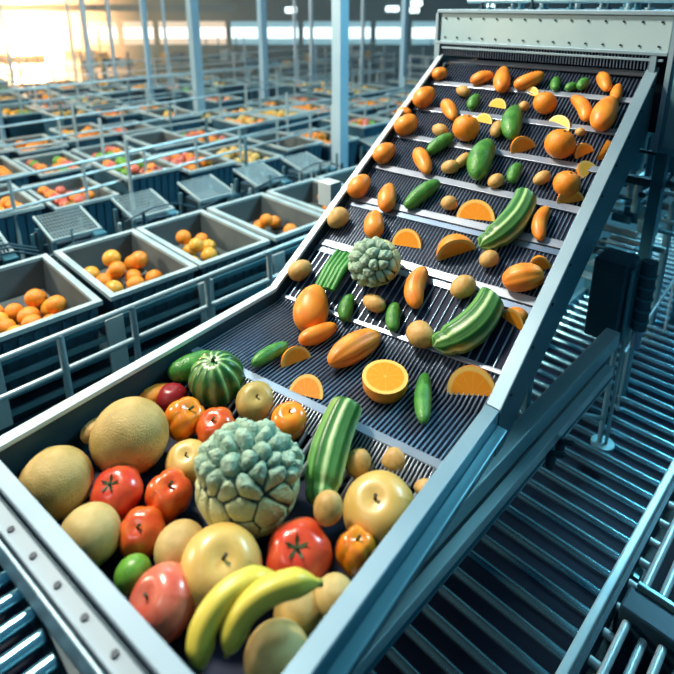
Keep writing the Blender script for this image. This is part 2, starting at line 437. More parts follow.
# belt: dark bed, long rods, cross flights, comb at the lip
bed = MB(); up = Vector((0, 0, .008))
bl_b, br_b = belt_pt((lipL - Bl).dot(A), 0), None
e0, e1 = belt_pt(0, 0), belt_pt((Br - Bl).dot(A), 0)
tl_b, tr_b = Tl - NB * DEP, Tr - NB * DEP
e0 = dz(Bl, FLAT); e1 = dz(Br, FLAT)
bed.hexa([p - Z * .02 for p in (lipL, lipR, e1, e0)], [p - Z * .004 for p in (lipL, lipR, e1, e0)])
bed.hexa([p - NB * .02 for p in (e0, e1, tr_b, tl_b)], [p - NB * .004 for p in (e0, e1, tr_b, tl_b)])
bed.build('belt_bed', 'belt_dark', mach)
SL = [((444, 63), (540, 70)), ((426, 85), (602, 102)), ((408, 110), (604, 135)), ((390, 137), (588, 173)), ((380, 171), (569, 213)), ((397, 209), (555, 249)), ((311, 243), (506, 300)), ((273, 295), (490, 373))]
SLV = []
for (p, q) in SL:
    (u0, v0), (u1, v1) = UV(*p), UV(*q); k = (v1 - v0) / (u1 - u0); SLV.append((v0 - k * u0, k))
SLV[4] = (.571, .035); SLV[5] = (.415, .08)


def lim_l(v): return (Tl - Bl).dot(A) * v / (Tl - Bl).dot(D)
def lim_r(v): return (Br - Bl).dot(A) + (Tr - Br).dot(A) * v / (Tr - Br).dot(D)


rods_in = MB(); rods_wide = MB(); rods_flat = MB()
vtop = (Tl - Bl).dot(D)
n = 66
for k in range(n):
    f_ = (k + .5) / n
    def up_pt(v): return belt_pt(lim_l(v) + (lim_r(v) - lim_l(v)) * f_, v, .001)
    # fine rods above the seventh flight and on the flat run, every second rod on the run between them
    u_ = lim_l(.2) + (lim_r(.2) - lim_l(.2)) * f_; v2 = SLV[6][0] + SLV[6][1] * u_; v1 = SLV[7][0] + SLV[7][1] * u_
    rods_in.tube([up_pt(v2), up_pt(vtop)], .0019, 5, False)
    if k % 2 == 0: rods_wide.tube([up_pt(v1) + NB * .001, up_pt(v2) + NB * .001], .0026, 5, False)
    p1 = lipL.lerp(lipR, f_) + Z * .001; p2 = e0.lerp(e1, f_) + Z * .001
    rods_flat.tube([p1, p2, up_pt(max(v1, .01))], .0020, 5, False)
rods_in.build('upper_rods', 'rod_steel', mach); rods_wide.build('middle_rods', 'rod_steel', mach); rods_flat.build('lower_rods', 'rod_steel', mach)
for i, (v0, k) in enumerate(SLV):
    u0 = lim_l(v0) + .004; ve = v0 + k * .65; u1 = lim_r(ve) - .004
    p, q = belt_pt(u0, v0 + k * u0, .002), belt_pt(u1, v0 + k * u1, .002)
    wd = .024 if i < 7 else .010
    g = MB().slab(p, q, D * wd, NB * .007)
    g.slab(p + D * wd, q + D * wd, D * .004, NB * .004)
    g.build('flight', 'flight_steel', mach, .0015)
    if i in (5, 6):
        MB().slab(p - D * .022, q - D * .022, D * .018, NB * .004).build('flight_lip', 'rod_steel', mach)
cb = MB(); m_ = 84
cdir = (-(B) * .8 - Z * .6).normalized()
cb.slab(lipL + Z * .002, lipR + Z * .002, -B * .022, Z * .004)
for k in range(m_):
    p = lipL.lerp(lipR, (k + .5) / m_) - B * .020 + Z * .004
    cb.tube([p + B * .022, p, p + cdir * .05], .0022, 4)
cb.build('lip_comb', 'flight_steel', mach)
sl = MB(); m_ = 34
for k in range(m_):
    p = lipL.lerp(lipR, (k + .5) / m_) - B * .05 + Z * -.03
    sl.tube([p, dz(p - B * .07, BF + .004)], .005, 6)
sl.build('drop_bars', 'flight_steel', mach)
# belly and legs
MB().box(-1.12, -.50, .22, .90, .84, .90).build('belly_pan', 'dark_panel', mach, .004)
for s_, t_ in ((-1.12, .26), (-.56, .30), (-1.12, 1.0), (-.80, 1.0), (-1.1, 1.9), (-.80, 1.86)):
    ztop = .86 if t_ < 1.5 else 1.28
    lg = MB().box(s_ - .022, s_ + .022, t_ - .022, t_ + .022, .02, ztop).build('leg', 'frame_steel', mach, .003)
    MB().tube([W(s_, t_, 0), W(s_, t_, .02)], .045, 16).build('foot', 'rubber', lg)
MB().slab(W(-1.12, 1.0, .82), W(-1.1, 1.9, 1.24), A * .03, Z * .05).build('brace', 'frame_steel', mach)
# long side beams on the right
MB().box(-.465, -.425, .1, 1.60, .885, .935).build('side_beam', 'side_steel', mach, .003)
MB().box(-.422, -.400, .1, 1.50, .850, .880).build('lower_beam', 'side_steel', mach, .002)
MB().box(-.455, -.435, .1, 1.58, .80, .884).build('beam_web', 'dark_panel', mach)
for t_ in (1.12, 1.17):
    c = W(-.40, t_, .835); MB().tube([c, c + A * .03 + Z * .015], .007, 8).tube([c, c - Z * .04], .012, 8).build('clamp', 'dark_panel', mach)
MB().tube([W(-.438, .15, .775), W(-.438, 1.6, .775)], .014, 10).build('conduit', 'teal_panel', mach)

# hood over the head of the incline
ht = (Tl.dot(B) + Tr.dot(B)) / 2 - .01
hs0 = Tl.dot(A) - .02; hs1 = Tr.dot(A) + .055
hood = empty('belt_hood', W(hs0, ht, 1.4), 'pale riveted steel hood across the top of the incline', 'machine hood')
MB().box(hs0, hs1, ht, ht + .5, 1.705, 1.822).build('hood_casing', 'pale_panel', hood, .003)
MB().box(hs0 - .006, hs1 + .004, ht - .012, ht + .51, 1.820, 1.834).build('top_flange', 'rim_steel', hood, .002)
MB().box(hs0 - .006, hs1 + .002, ht - .014, ht, 1.700, 1.712).build('bottom_flange', 'rim_steel', hood, .002)
MB().box(hs0 - .014, hs0, ht - .01, ht + .5, 1.62, 1.82).build('end_plate', 'rim_steel', hood, .002)
for k in range(15):
    for z in (1.80, 1.727):
        c = W(hs0 + .03 + k * (hs1 - hs0 - .06) / 14, ht - .001, z); MB().tube([c, c - B * .003], .0035, 8).build('rivet', 'screw', hood)
MB().box(hs0 + .02, hs1 - .01, ht - .008, ht + .002, 1.682, 1.690).build('curtain_bar', 'rim_steel', hood, .001)
MB().box(hs0 + .0, hs0 + .012, ht - .012, ht, 1.60, 1.70).build('left_post', 'rim_steel', hood)
MB().box(hs1 - .045, hs1 - .028, ht - .012, ht, 1.60, 1.70).build('right_post', 'rim_steel', hood)
MB().box(hs0, hs1, ht + .30, ht + .31, 1.40, 1.70).build('back_plate', 'belt_dark', hood)
fr_ = MB()
for k in range(76):
    s_ = hs0 + .02 + k * (hs1 - hs0 - .06) / 75; fr_.tube([W(s_, ht, 1.70), W(s_, ht, 1.655)], .0022, 4)
fr_.build('curtain_bristles', 'rod_steel', hood)
cab = empty('side_cabinet', W(hs1 + .12, ht + .2, 1.3), 'blue-grey steel cabinet hanging beside the right end of the hood', 'cabinet')
MB().box(hs1 + .006, hs1 + .30, ht - .008, ht + .5, 1.40, 1.826).build('cabinet_body', 'teal_panel', cab, .003)
MB().box(hs1 + .004, hs1 + .018, ht - .014, ht - .008, 1.40, 1.826).build('corner_strip', 'rim_steel', cab)
MB().box(hs1 + .03, hs1 + .28, ht - .013, ht - .008, 1.42, 1.755).build('door_panel', 'frame_steel', cab, .002)
MB().box(hs1 + .03, hs1 + .28, ht - .013, ht - .008, 1.765, 1.815).build('top_panel', 'frame_steel', cab, .002)
# pipework on the hood
for k in range(22):
    s_ = hs0 + .08 + k * .036; t_ = ht + .1 + random.random() * .3; hh = .03 + random.random() * .09
    g = MB().tube([W(s_, t_, 1.834), W(s_, t_, 1.834 + hh)], .004 + random.random() * .008, 8)
    g.tube([W(s_, t_, 1.834), W(s_, t_, 1.842)], .016, 8)
    g.build('pipe_stub', ['wire', 'dark_panel', 'teal_panel'][k % 3])
    tag(bpy.data.objects[bpy.context.scene.collection.objects[-1].name], 'short upright pipe stub on the hood, %s from its left end' % ORD[k], 'pipe', 'pipe stubs on the hood')
tag(MB().tube([W(hs0 + .05, ht + .12, 1.866), W(hs1 + .2, ht + .12, 1.866)], .010, 8).build('header_pipe', 'wire'), 'long horizontal pipe running along the top of the hood', 'pipe')

# ------------------------------------------------------------------ produce: unit shapes (half-length 1 on local z)
rng = np.random.RandomState(3)


def lathe(prof, n=28, lobes=0, amp=0, bend=0, noise=0, seed=0, lobepow=1, taper_lobe=False):
    r_ = np.random.RandomState(seed); ph = r_.rand(6) * 6.28
    vs = []; uv = []; m = len(prof)
    for i, (z, r) in enumerate(prof):
        for k in range(n + 1):
            a_ = 2 * PI * k / n
            l_ = abs(math.cos(lobes * a_ / 2)) ** lobepow if lobes else 0
            rr = r * (1 - amp * (1 - l_) * (1 if not taper_lobe else (.6 + .4 * z))) if lobes else r
            rr *= 1 + noise * (math.sin(2 * a_ + ph[0] + 2 * z) + .7 * math.sin(3 * a_ + ph[1] - 3 * z) + .6 * math.sin(ph[2] + 4 * z + a_))
            x, y = rr * math.cos(a_), rr * math.sin(a_)
            if bend:
                R_ = 1 / bend; th = z * bend
                X = (R_ + x) * math.cos(th) - R_ + (1 - math.cos(bend)) * R_ * .5; Zz = (R_ + x) * math.sin(th); vs.append((X, y, Zz))
            else: vs.append((x, y, z))
            uv.append((k / n, i / (m - 1)))
    fs = [(i * (n + 1) + k, i * (n + 1) + k + 1, (i + 1) * (n + 1) + k + 1, (i + 1) * (n + 1) + k) for i in range(m - 1) for k in range(n)]
    return vs, fs, uv


def raw_mesh(name, vs, fs, uv, mt, smooth=True):
    me = bpy.data.meshes.new(name); me.from_pydata([tuple(v) for v in vs], [], fs); me.materials.append(MATS[mt])
    if uv:
        l = me.uv_layers.new(name='UVMap'); idx = np.empty(len(me.loops), dtype=np.int32); me.loops.foreach_get('vertex_index', idx)
        l.data.foreach_set('uv', np.array(uv, dtype=np.float32)[idx].ravel())
    me.polygons.foreach_set('use_smooth', [smooth] * len(me.polygons)); me.update(); return me


def ball(e=1.0, dimple=0, k=18, bottom=0, p=1.0):
    out = []
    for i in range(k + 1):
        th = PI * (1 - i / k); z = math.cos(th); r = math.sin(th) ** p
        zz = z * e
        if dimple and z > 0: zz -= dimple * math.exp(-(r / .33) ** 2)
        if bottom and z < 0: zz += bottom * math.exp(-(r / .3) ** 2)
        out.append((zz, max(r, .0005)))
    return out


def capsule(w, k=24, p=.38, waist=0, taper=0):
    out = []
    for i in range(k + 1):
        x = -1 + 2 * i / k; x = math.sin(x * PI / 2)
        out.append((x, max(w * (max(0, 1 - x * x)) ** p * (1 + taper * x), .0005)))
    return out


def stem_mesh(name, z0, h, r, mt, lean=.1):
    g = MB().tube([(0, 0, z0 - .05), (lean * .3, 0, z0 + h * .5), (lean, .02, z0 + h)], [r * 1.2, r * .8, r * 1.1], 8); return g.mesh(name, mt)


def calyx_mesh(z0, n=5, ln=.36, mt='stem_green'):
    g = MB()
    for k in range(n):
        a_ = 2 * PI * k / n + .3; c, s_ = math.cos(a_), math.sin(a_); px, py = -s_, c
        pts = [(0, 0, z0 + .05)]
        q = [(.16 * ln / .36, .055, .05), (ln * .7, .045, .10), (ln, .004, .17)]
        vs = [(px * -.03, py * -.03, z0 + .03), (px * .03, py * .03, z0 + .03)]
        for d_, w_, u_ in q:
            for sg in (-1, 1): vs.append((c * d_ + px * w_ * sg, s_ * d_ + py * w_ * sg, z0 + u_))
        lo = [(v[0], v[1], v[2] - .02) for v in vs]
        f = [(0, 1, 3, 2), (2, 3, 5, 4), (4, 5, 7, 6)]
        g.add(vs + lo, f + [tuple(i + 8 for i in q_[::-1]) for q_ in f] + [(0, 2, 10, 8), (2, 4, 12, 10), (4, 6, 14, 12), (1, 9, 11, 3), (3, 11, 13, 5), (5, 13, 15, 7)])
    g.tube([(0, 0, z0), (.03, 0, z0 + .2)], [.05, .035], 7)
    return g.mesh('calyx', mt)


def knob_head(seed, npt=95, amp=.16, low=.22):
    """ball covered in florets: finer above, larger cracked leaves below"""
    import bmesh
    bm = bmesh.new(); bmesh.ops.create_icosphere(bm, subdivisions=6, radius=1); me = bpy.data.meshes.new('cauliflower')
    P = np.array([v.co[:] for v in bm.verts]); r_ = np.random.RandomState(seed)
    i = np.arange(npt) + .5; ph = np.arccos(1 - 2 * i / npt); th = PI * (1 + 5 ** .5) * i
    C = np.stack([np.cos(th) * np.sin(ph), np.sin(th) * np.sin(ph), np.cos(ph)], 1) + r_.randn(npt, 3) * .07
    C /= np.linalg.norm(C, axis=1)[:, None]
    qc = C[:, 2] * .72 + C[:, 1] * .62                # above: knobs; below: broad cracked leaves
    C = C[(qc > low) | (r_.rand(npt) < .42)]
    q = P[:, 2] * .72 + P[:, 1] * .62 + .05 * np.sin(9 * P[:, 0]); up_ = np.clip((q - low + .12) / .24, 0, 1)
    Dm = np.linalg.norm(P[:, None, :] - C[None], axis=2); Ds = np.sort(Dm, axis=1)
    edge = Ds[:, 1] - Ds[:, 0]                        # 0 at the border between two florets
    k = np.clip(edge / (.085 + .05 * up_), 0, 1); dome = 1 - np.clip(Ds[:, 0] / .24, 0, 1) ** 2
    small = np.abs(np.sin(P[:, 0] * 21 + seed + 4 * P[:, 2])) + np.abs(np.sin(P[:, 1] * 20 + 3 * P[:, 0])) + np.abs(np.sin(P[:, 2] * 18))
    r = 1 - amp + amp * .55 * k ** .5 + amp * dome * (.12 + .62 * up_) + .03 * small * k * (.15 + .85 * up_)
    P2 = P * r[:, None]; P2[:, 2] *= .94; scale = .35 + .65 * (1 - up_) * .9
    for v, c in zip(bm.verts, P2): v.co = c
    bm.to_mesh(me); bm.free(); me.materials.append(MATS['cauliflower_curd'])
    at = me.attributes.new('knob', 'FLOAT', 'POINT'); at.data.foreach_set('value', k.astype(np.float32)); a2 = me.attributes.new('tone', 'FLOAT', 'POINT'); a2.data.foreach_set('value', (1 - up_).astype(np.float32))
    me.polygons.foreach_set('use_smooth', [True] * len(me.polygons)); return me


def wedge(phi, name, thick=1):
    """part of a round fruit between two cut faces; lies on one face"""
    n, m = 20, 10; vs = []
    for i in range(n + 1):
        th = PI * i / n
        for j in range(m + 1):
            p = phi * j / m; vs.append((-math.cos(th), math.sin(th) * math.cos(p), math.sin(th) * math.sin(p)))
    fs = [(i * (m + 1) + j, i * (m + 1) + j + 1, (i + 1) * (m + 1) + j + 1, (i + 1) * (m + 1) + j) for i in range(n) for j in range(m)]
    peel = (vs, fs, None)
    fv = []; ff = []; fu = []
    for p in (0, phi):
        base = len(fv); K = 5
        for i in range(n + 1):
            th = PI * i / n
            for q in range(K + 1):
                rr = q / K; x, y = -math.cos(th) * rr, math.sin(th) * rr; bulge = .02
                fv.append((x, y * math.cos(p) * .995, y * math.sin(p) * .995)); fu.append((i / n * .5, rr))
        ff += [(base + i * (K + 1) + q, base + (i + 1) * (K + 1) + q, base + (i + 1) * (K + 1) + q + 1, base + i * (K + 1) + q + 1) for i in range(n) for q in range(K)]
    return peel, (fv, ff, fu)


def disc(z, r, name, mt, n=28):
    K = 4; vs = []; uv = []
    for k in range(n):
        for q in range(K + 1): vs.append((r * q / K * math.cos(2 * PI * k / n), r * q / K * math.sin(2 * PI * k / n), z)); uv.append((k / n, q / K))
    fs = [(k * (K + 1) + q, k * (K + 1) + q + 1, ((k + 1) % n) * (K + 1) + q + 1, ((k + 1) % n) * (K + 1) + q) for k in range(n) for q in range(K)]
    return raw_mesh(name, vs, fs, uv, mt)


PROTO = {}


def proto(key, name, me, kids=()): PROTO[key] = (name, me, kids)


for sd in (1, 2): proto('melon%d' % sd, 'melon', raw_mesh('melon', *lathe(ball(.97, .03), 32, noise=.008, seed=sd), 'melon_skin' if sd == 1 else 'melon_pale'))
proto('tomato', 'tomato', raw_mesh('tomato', *lathe(ball(.84, .14, 22), 40, 5, .07, noise=.01, seed=4), 'tomato_skin'), [('calyx', calyx_mesh(.68))])
proto('tomato_s', 'tomato', raw_mesh('tomato', *lathe(ball(.84, .16, 22), 40, 6, .09, noise=.012, seed=9), 'pepper_red'), [('stem', stem_mesh('stem', .62, .28, .06, 'stem_green', .18))])
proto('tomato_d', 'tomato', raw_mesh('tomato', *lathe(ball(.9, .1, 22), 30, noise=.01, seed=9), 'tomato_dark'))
for nm, mt in (('red', 'pepper_red'), ('orange', 'pepper_orange')):
    proto('pepper_' + nm, 'bell_pepper', raw_mesh('bell_pepper', *lathe([(z * 1.02, r * (1 + .06 * z)) for z, r in ball(1, .2, 24, p=.75)], 48, 4, .16, noise=.02, seed=6, lobepow=.8), mt), [('stem', stem_mesh('stem', .8, .3, .07, 'stem_green', .12))])
for nm, mt in (('yellow', 'apple_yellow'), ('olive', 'apple_olive'), ('red', 'apple_red'), ('orange', 'pepper_orange')):
    proto('apple_' + nm, 'apple', raw_mesh('apple', *lathe([(z, r * (1 + .05 * z)) for z, r in ball(.88, .2, 24, .08)], 32, 5, .02, noise=.008, seed=5), mt), [('stem', stem_mesh('stem', .66, .20, .05, 'stem_brown', .06))])
proto('lime', 'lime', raw_mesh('lime', *lathe(ball(1.1), 24, noise=.005), 'lime_skin'))
for sd in (1, 2): proto('potato%d' % sd, 'potato', raw_mesh('potato', *lathe([(z, r * .8 * (1 + .1 * z * (1 if sd == 1 else -1))) for z, r in ball(1)], 24, noise=.03, seed=sd), 'potato_skin'))
for sd in (1, 2): proto('mango%d' % sd, 'mango', raw_mesh('mango', *lathe([(z, r * .55 * (1 - .12 * z)) for z, r in ball(1, p=.9)], 24, bend=.25 if sd == 1 else -.35, noise=.02, seed=sd), 'mango_skin'))
proto('mango_c', 'mango', raw_mesh('mango', *lathe([(z, r * .45) for z, r in ball(1, p=.8)], 24, bend=.9, noise=.01, seed=3), 'mango_skin'))
proto('squash', 'squash', raw_mesh('squash', *lathe([(z, r * .48) for z, r in ball(1, p=.85)], 40, 7, .12, bend=.15, lobepow=.6), 'mango_skin'))
proto('orange', 'orange', raw_mesh('orange', *lathe(ball(1, .03), 28, noise=.004), 'orange_peel'), [('navel', stem_mesh('navel', .95, .05, .07, 'stem_green', 0))])
proto('cucumber', 'cucumber', raw_mesh('cucumber', *lathe(capsule(.34), 24, noise=.01, bend=.18, seed=2), 'cucumber_skin'))
proto('cucumber_b', 'cucumber', raw_mesh('cucumber', *lathe(capsule(.30, p=.5), 24, noise=.01, bend=.15, seed=5), 'cucumber_skin'))
zprof = [(-1, .0005)] + [(-1 + .12 * i, .16 * min(1, (i * .35 + .35) ** .5)) for i in range(1, 4)] + [(-.5, .2), (0, .21), (.5, .2), (.9, .19), (.985, .18), (1, .165), (1.0, .0005)]
zprof = [(z, r) for z, r in zprof]


def dense(pr, k=6):
    o = []
    for (z0, r0), (z1, r1) in zip(pr, pr[1:]): o += [(z0 + (z1 - z0) * i / k, r0 + (r1 - r0) * i / k) for i in range(k)]
    return o + [pr[-1]]


for key, bd in (('zucchini', .12), ('zucchini_b', -.28)):
    pr = dense(zprof, 4)
    vs, fs, uv = lathe(pr, 40, 10, .10, bend=bd, lobepow=.5)
    d_ = lathe([(1.002, .165), (1.004, .12), (1.006, .0005)], 24, bend=bd)
    proto(key, 'zucchini', raw_mesh('zucchini', vs, fs, uv, 'zucchini_skin'), [('cut_end', raw_mesh('cut_end', *d_, 'cut_green'))])
lk = MB()
for k in range(5): lk.tube([(-.20 + .1 * k, .02 * (k % 2), -1), (-.2 + .1 * k, .05, 0), (-.22 + .11 * k, .02, 1 - .1 * (k % 2))], [.06, .075, .05], 8)
proto('leek', 'leek', lk.mesh('leek', 'leek_skin'))
proto('gourd', 'striped_gourd', raw_mesh('striped_gourd', *lathe(ball(1.0, .12, 26), 88, 11, .16, lobepow=.55), 'gourd_skin'), [('stem', MB().tube([(0, 0, .8), (.02, 0, .98), (.1, 0, 1.06)], [.09, .06, .07], 8).mesh('stem', 'stem_green'))])
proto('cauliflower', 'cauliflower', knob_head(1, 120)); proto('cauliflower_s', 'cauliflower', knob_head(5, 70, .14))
for key, ph in (('wedge', 1.2), ('slice', .72), ('half_side', 1.55)):
    pl, fl = wedge(ph, key); proto(key, 'orange_wedge', raw_mesh('orange_wedge', *pl, 'orange_peel'), [('flesh', raw_mesh('flesh', *fl, 'orange_flesh'))])
pl, fl = wedge(.72, 'l'); proto('lemon_wedge', 'lemon_wedge', raw_mesh('lemon_wedge', *pl, 'orange_peel'), [('flesh', raw_mesh('flesh', *fl, 'lemon_flesh'))])
hp = [(-1, .0005), (-.98, .35), (-.9, .62), (-.7, .85), (-.4, .97), (0, 1), (.3, 1)]
proto('half', 'orange_half', raw_mesh('orange_half', *lathe(dense(hp, 2), 32), 'orange_peel'), [('flesh', disc(.3, 1, 'flesh', 'orange_flesh'))])
PROTO_SEEN = set()


def spawn(key, mtx, label, cat, group=None):
    name, me, kids = PROTO[key]
    o = bpy.data.objects.new(name, me); COL.objects.link(o); o.matrix_world = mtx; tag(o, label, cat, group)
    for kn, km in kids:
        c = bpy.data.objects.new(kn, km); COL.objects.link(c); c.parent = o
    return o


def frame(xa, ya, za, loc, sx, sy, sz):
    m = Matrix.Identity(4)
    for i in range(3): m[i][0] = xa[i] * sx; m[i][1] = ya[i] * sy; m[i][2] = za[i] * sz; m[i][3] = loc[i]
    return m


CATS = {'melon': 'melon', 'tomato': 'tomato', 'bell_pepper': 'pepper', 'apple': 'apple', 'lime': 'lime', 'potato': 'potato', 'mango': 'mango', 'squash': 'squash', 'orange': 'orange',
        'cucumber': 'cucumber', 'zucchini': 'zucchini', 'leek': 'leek', 'striped_gourd': 'gourd', 'cauliflower': 'cauliflower', 'orange_wedge': 'orange slice', 'lemon_wedge': 'lemon slice', 'orange_half': 'orange'}
WID = {'cucumber': .34, 'cucumber_b': .30, 'zucchini': .2, 'zucchini_b': .2, 'mango1': .55, 'mango2': .55, 'mango_c': .45, 'squash': .45, 'potato1': .8, 'potato2': .8, 'leek': .28, 'orange': 1, 'cauliflower_s': 1, 'lime': 1}
FLATK = ('wedge', 'slice', 'half_side', 'lemon_wedge')

# items on the belt: kind, centre, length, width, tilt in the picture plane, look
ITEMS = [
    ('cucumber', 270, 354, 42, 15, 30, 'dark green cucumber'), ('wedge', 297, 355, 30, 15, 20, 'narrow orange wedge'), ('mango2', 318, 333, 42, 18, 22, 'long deep orange mango'),
    ('mango1', 313, 308, 46, 34, 80, 'broad upright mango'), ('slice', 305, 386, 34, 20, -12, 'orange slice with yellow pith'), ('squash', 355, 348, 58, 26, 30, 'large ribbed orange squash'),
    ('half', 385, 380, 44, 44, 0, 'halved round orange'), ('cucumber', 424, 397, 50, 17, 88, 'pale green cucumber'), ('slice', 472, 382, 50, 27, -2, 'wide half slice of orange'),
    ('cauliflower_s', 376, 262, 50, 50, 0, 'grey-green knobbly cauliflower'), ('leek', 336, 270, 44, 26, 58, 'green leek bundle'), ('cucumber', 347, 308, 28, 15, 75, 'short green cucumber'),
    ('potato1', 374, 303, 23, 17, -25, 'small yellow potato'), ('cucumber', 394, 317, 29, 15, 85, 'short bright green cucumber'), ('mango_c', 419, 287, 44, 20, 78, 'curved orange mango'),
    ('potato2', 421, 335, 28, 26, -30, 'round tan potato'), ('zucchini_b', 467, 325, 82, 32, 40, 'large striped zucchini'), ('potato1', 463, 287, 28, 22, 35, 'oval tan potato'), ('wedge', 513, 316, 26, 18, -35, 'orange wedge'),
    ('slice', 406, 238, 29, 17, -8, 'half slice of orange'), ('half_side', 457, 245, 40, 20, 18, 'fat orange piece'), ('zucchini_b', 507, 222, 74, 25, 48, 'long striped zucchini'), ('mango_c', 543, 223, 36, 15, 78, 'curved yellow-orange mango'),
    ('potato1', 489, 259, 21, 17, 30, 'small tan potato'), ('squash', 523, 278, 44, 26, 12, 'ribbed orange squash'), ('wedge', 541, 263, 22, 14, 10, 'small orange wedge'),
    ('cucumber', 422, 194, 44, 16, 38, 'green cucumber'), ('mango1', 388, 197, 27, 18, 80, 'small orange mango'), ('mango1', 375, 224, 26, 20, 85, 'dark orange mango'), ('potato1', 449, 203, 17, 15, 0, 'small round potato'),
    ('slice', 475, 210, 38, 19, -5, 'half orange slice'), ('mango1', 422, 161, 28, 16, -65, 'slim orange mango'), ('potato1', 450, 167, 19, 14, 10, 'small tan potato'), ('potato2', 463, 160, 19, 11, 45, 'small slanting potato'),
    ('cucumber_b', 482, 159, 42, 24, 70, 'stout green cucumber'), ('potato1', 496, 181, 18, 14, 30, 'small tan potato'), ('cucumber', 515, 173, 21, 13, 65, 'short green cucumber'), ('potato1', 542, 178, 20, 13, 30, 'small pale potato'),
    ('orange', 567, 184, 26, 26, 0, 'round orange'), ('wedge', 571, 196, 28, 14, 12, 'front orange wedge'), ('cucumber', 440, 144, 32, 14, 35, 'green cucumber'), ('potato1', 440, 130, 15, 13, -20, 'small orange-brown potato'),
    ('orange', 466, 128, 26, 26, 0, 'round orange'), ('potato2', 497, 129, 16, 12, 70, 'small brown potato'), ('cucumber_b', 513, 122, 34, 20, 80, 'stout green cucumber'), ('wedge', 524, 144, 26, 15, 20, 'orange wedge'),
    ('orange', 560, 144, 29, 29, 0, 'large round orange'), ('wedge', 585, 149, 20, 12, 25, 'narrow orange wedge'), ('wedge', 601, 145, 18, 13, 60, 'orange wedge'), ('lemon_wedge', 590, 166, 18, 13, 40, 'yellow lemon wedge'),
    ('mango1', 449, 110, 24, 14, -60, 'slim orange mango'), ('lemon_wedge', 483, 118, 17, 9, -12, 'yellow lemon slice'), ('cucumber', 474, 102, 16, 11, 60, 'short green cucumber'), ('lemon_wedge', 497, 103, 17, 9, -8, 'yellow lemon piece'),
    ('potato1', 463, 91, 13, 11, -20, 'tiny tan potato'), ('potato1', 524, 106, 11, 10, 0, 'tiny yellow potato'), ('orange', 545, 103, 26, 22, 30, 'round orange'), ('lemon_wedge', 558, 121, 22, 11, -25, 'yellow lemon slice'),
    ('mango_c', 580, 108, 30, 14, -60, 'curved orange mango'), ('mango1', 606, 113, 34, 23, 65, 'large oval mango'), ('mango1', 617, 93, 20, 11, 75, 'pale orange mango'),
    ('mango1', 482, 78, 25, 13, 20, 'deep orange mango'), ('mango1', 503, 79, 27, 16, 82, 'upright orange mango'), ('mango2', 529, 80, 34, 15, 22, 'long orange mango'), ('lemon_wedge', 531, 91, 14, 8, -15, 'small yellow lemon slice'),
    ('cucumber', 556, 84, 14, 10, 80, 'short dark green cucumber'), ('cucumber', 571, 87, 13, 9, 25, 'tiny dark green cucumber'), ('cucumber', 583, 84, 13, 10, 50, 'short bright green cucumber'), ('mango1', 604, 82, 21, 13, -70, 'orange mango'),
    ('mango1', 440, 74, 17, 13, 20, 'brown-orange mango'), ('mango1', 425, 97, 24, 19, 40, 'deep orange mango'), ('mango2', 406, 124, 26, 20, 30, 'yellow-orange mango'),
    ('mango1', 385, 153, 24, 19, 40, 'rimside orange mango'), ('mango1', 360, 186, 26, 20, 50, 'rimside orange mango'), ('potato1', 338, 218, 24, 20, 40, 'rimside yellow potato'),
    ('potato2', 300, 270, 26, 20, 30, 'rimside tan potato'), ('potato1', 580, 132, 11, 9, 0, 'tiny orange-yellow potato'), ('mango1', 404, 113, 15, 12, 0, 'small orange mango'),
]
rows = {}
for it in ITEMS:
    key, cx, cy, ln, wd, ang, look = it
    u, v = UV(cx, cy)
    flat = v < .02
    n = Z if flat else NB; q = Vector((0, 0, FLAT)) if flat else BELT_Q
    q = q + n * .003
    a_ = math.radians(ang); dx, dy = math.cos(a_), -math.sin(a_)
    base = on_plane(cx, cy, q, n); dep = (base - O).dot(Vector((0, math.cos(PITCH), -math.sin(PITCH))))
    rad = wd / 2 * dep / F
    if key in FLATK: lift = 0
    elif key == 'half': lift = rad * .62
    elif key == 'cauliflower_s': lift = rad * .85
    else: lift = rad * .93
    c = on_plane(cx, cy, q + n * lift, n)
    p0 = on_plane(cx - dx * ln / 2, cy - dy * ln / 2, q + n * lift, n); p1 = on_plane(cx + dx * ln / 2, cy + dy * ln / 2, q + n * lift, n)
    ax = (p1 - p0); hl = ax.length / 2; ax.normalize(); side = n.cross(ax).normalized()
    if key in FLATK:
        c = on_plane(cx, cy + wd * .5, q, n)
        h_ = wd * dep / F
        if side.dot(B) < 0: side = -side
        if side.cross(ax).dot(n) > 0: ax = -ax
        M = frame(ax, side, n, c, hl, h_ * 1.05, h_ * 1.05)
    elif key in ('half', 'cauliflower_s'):
        back = (O - c).normalized(); za = (n * .9 + back * .2).normalized() if key == 'half' else n
        xa = za.cross(B).normalized(); M = frame(xa, za.cross(xa), za, c, rad, rad, rad * (.75 if key == 'half' else .95))
    elif key == 'orange':
        za = (n + ax * .4 + side * .3).normalized(); xa = za.cross(side).normalized(); M = frame(xa, za.cross(xa), za, c, rad, rad, rad)
    else:
        hl = max(hl, rad * 1.02)
        if hl > ln * .5 * dep / F * 1.5: hl = ln * .5 * dep / F * 1.5
        hl *= .97
        sx = rad / WID[key]
        M = frame(side, n, ax, c, sx, sx, hl)
    k = 0
    for i_, (v0, kk) in enumerate(SLV):
        if v < v0 + kk * u: k = i_ + 1
    rows.setdefault(k, []).append((cx, key, M, look))
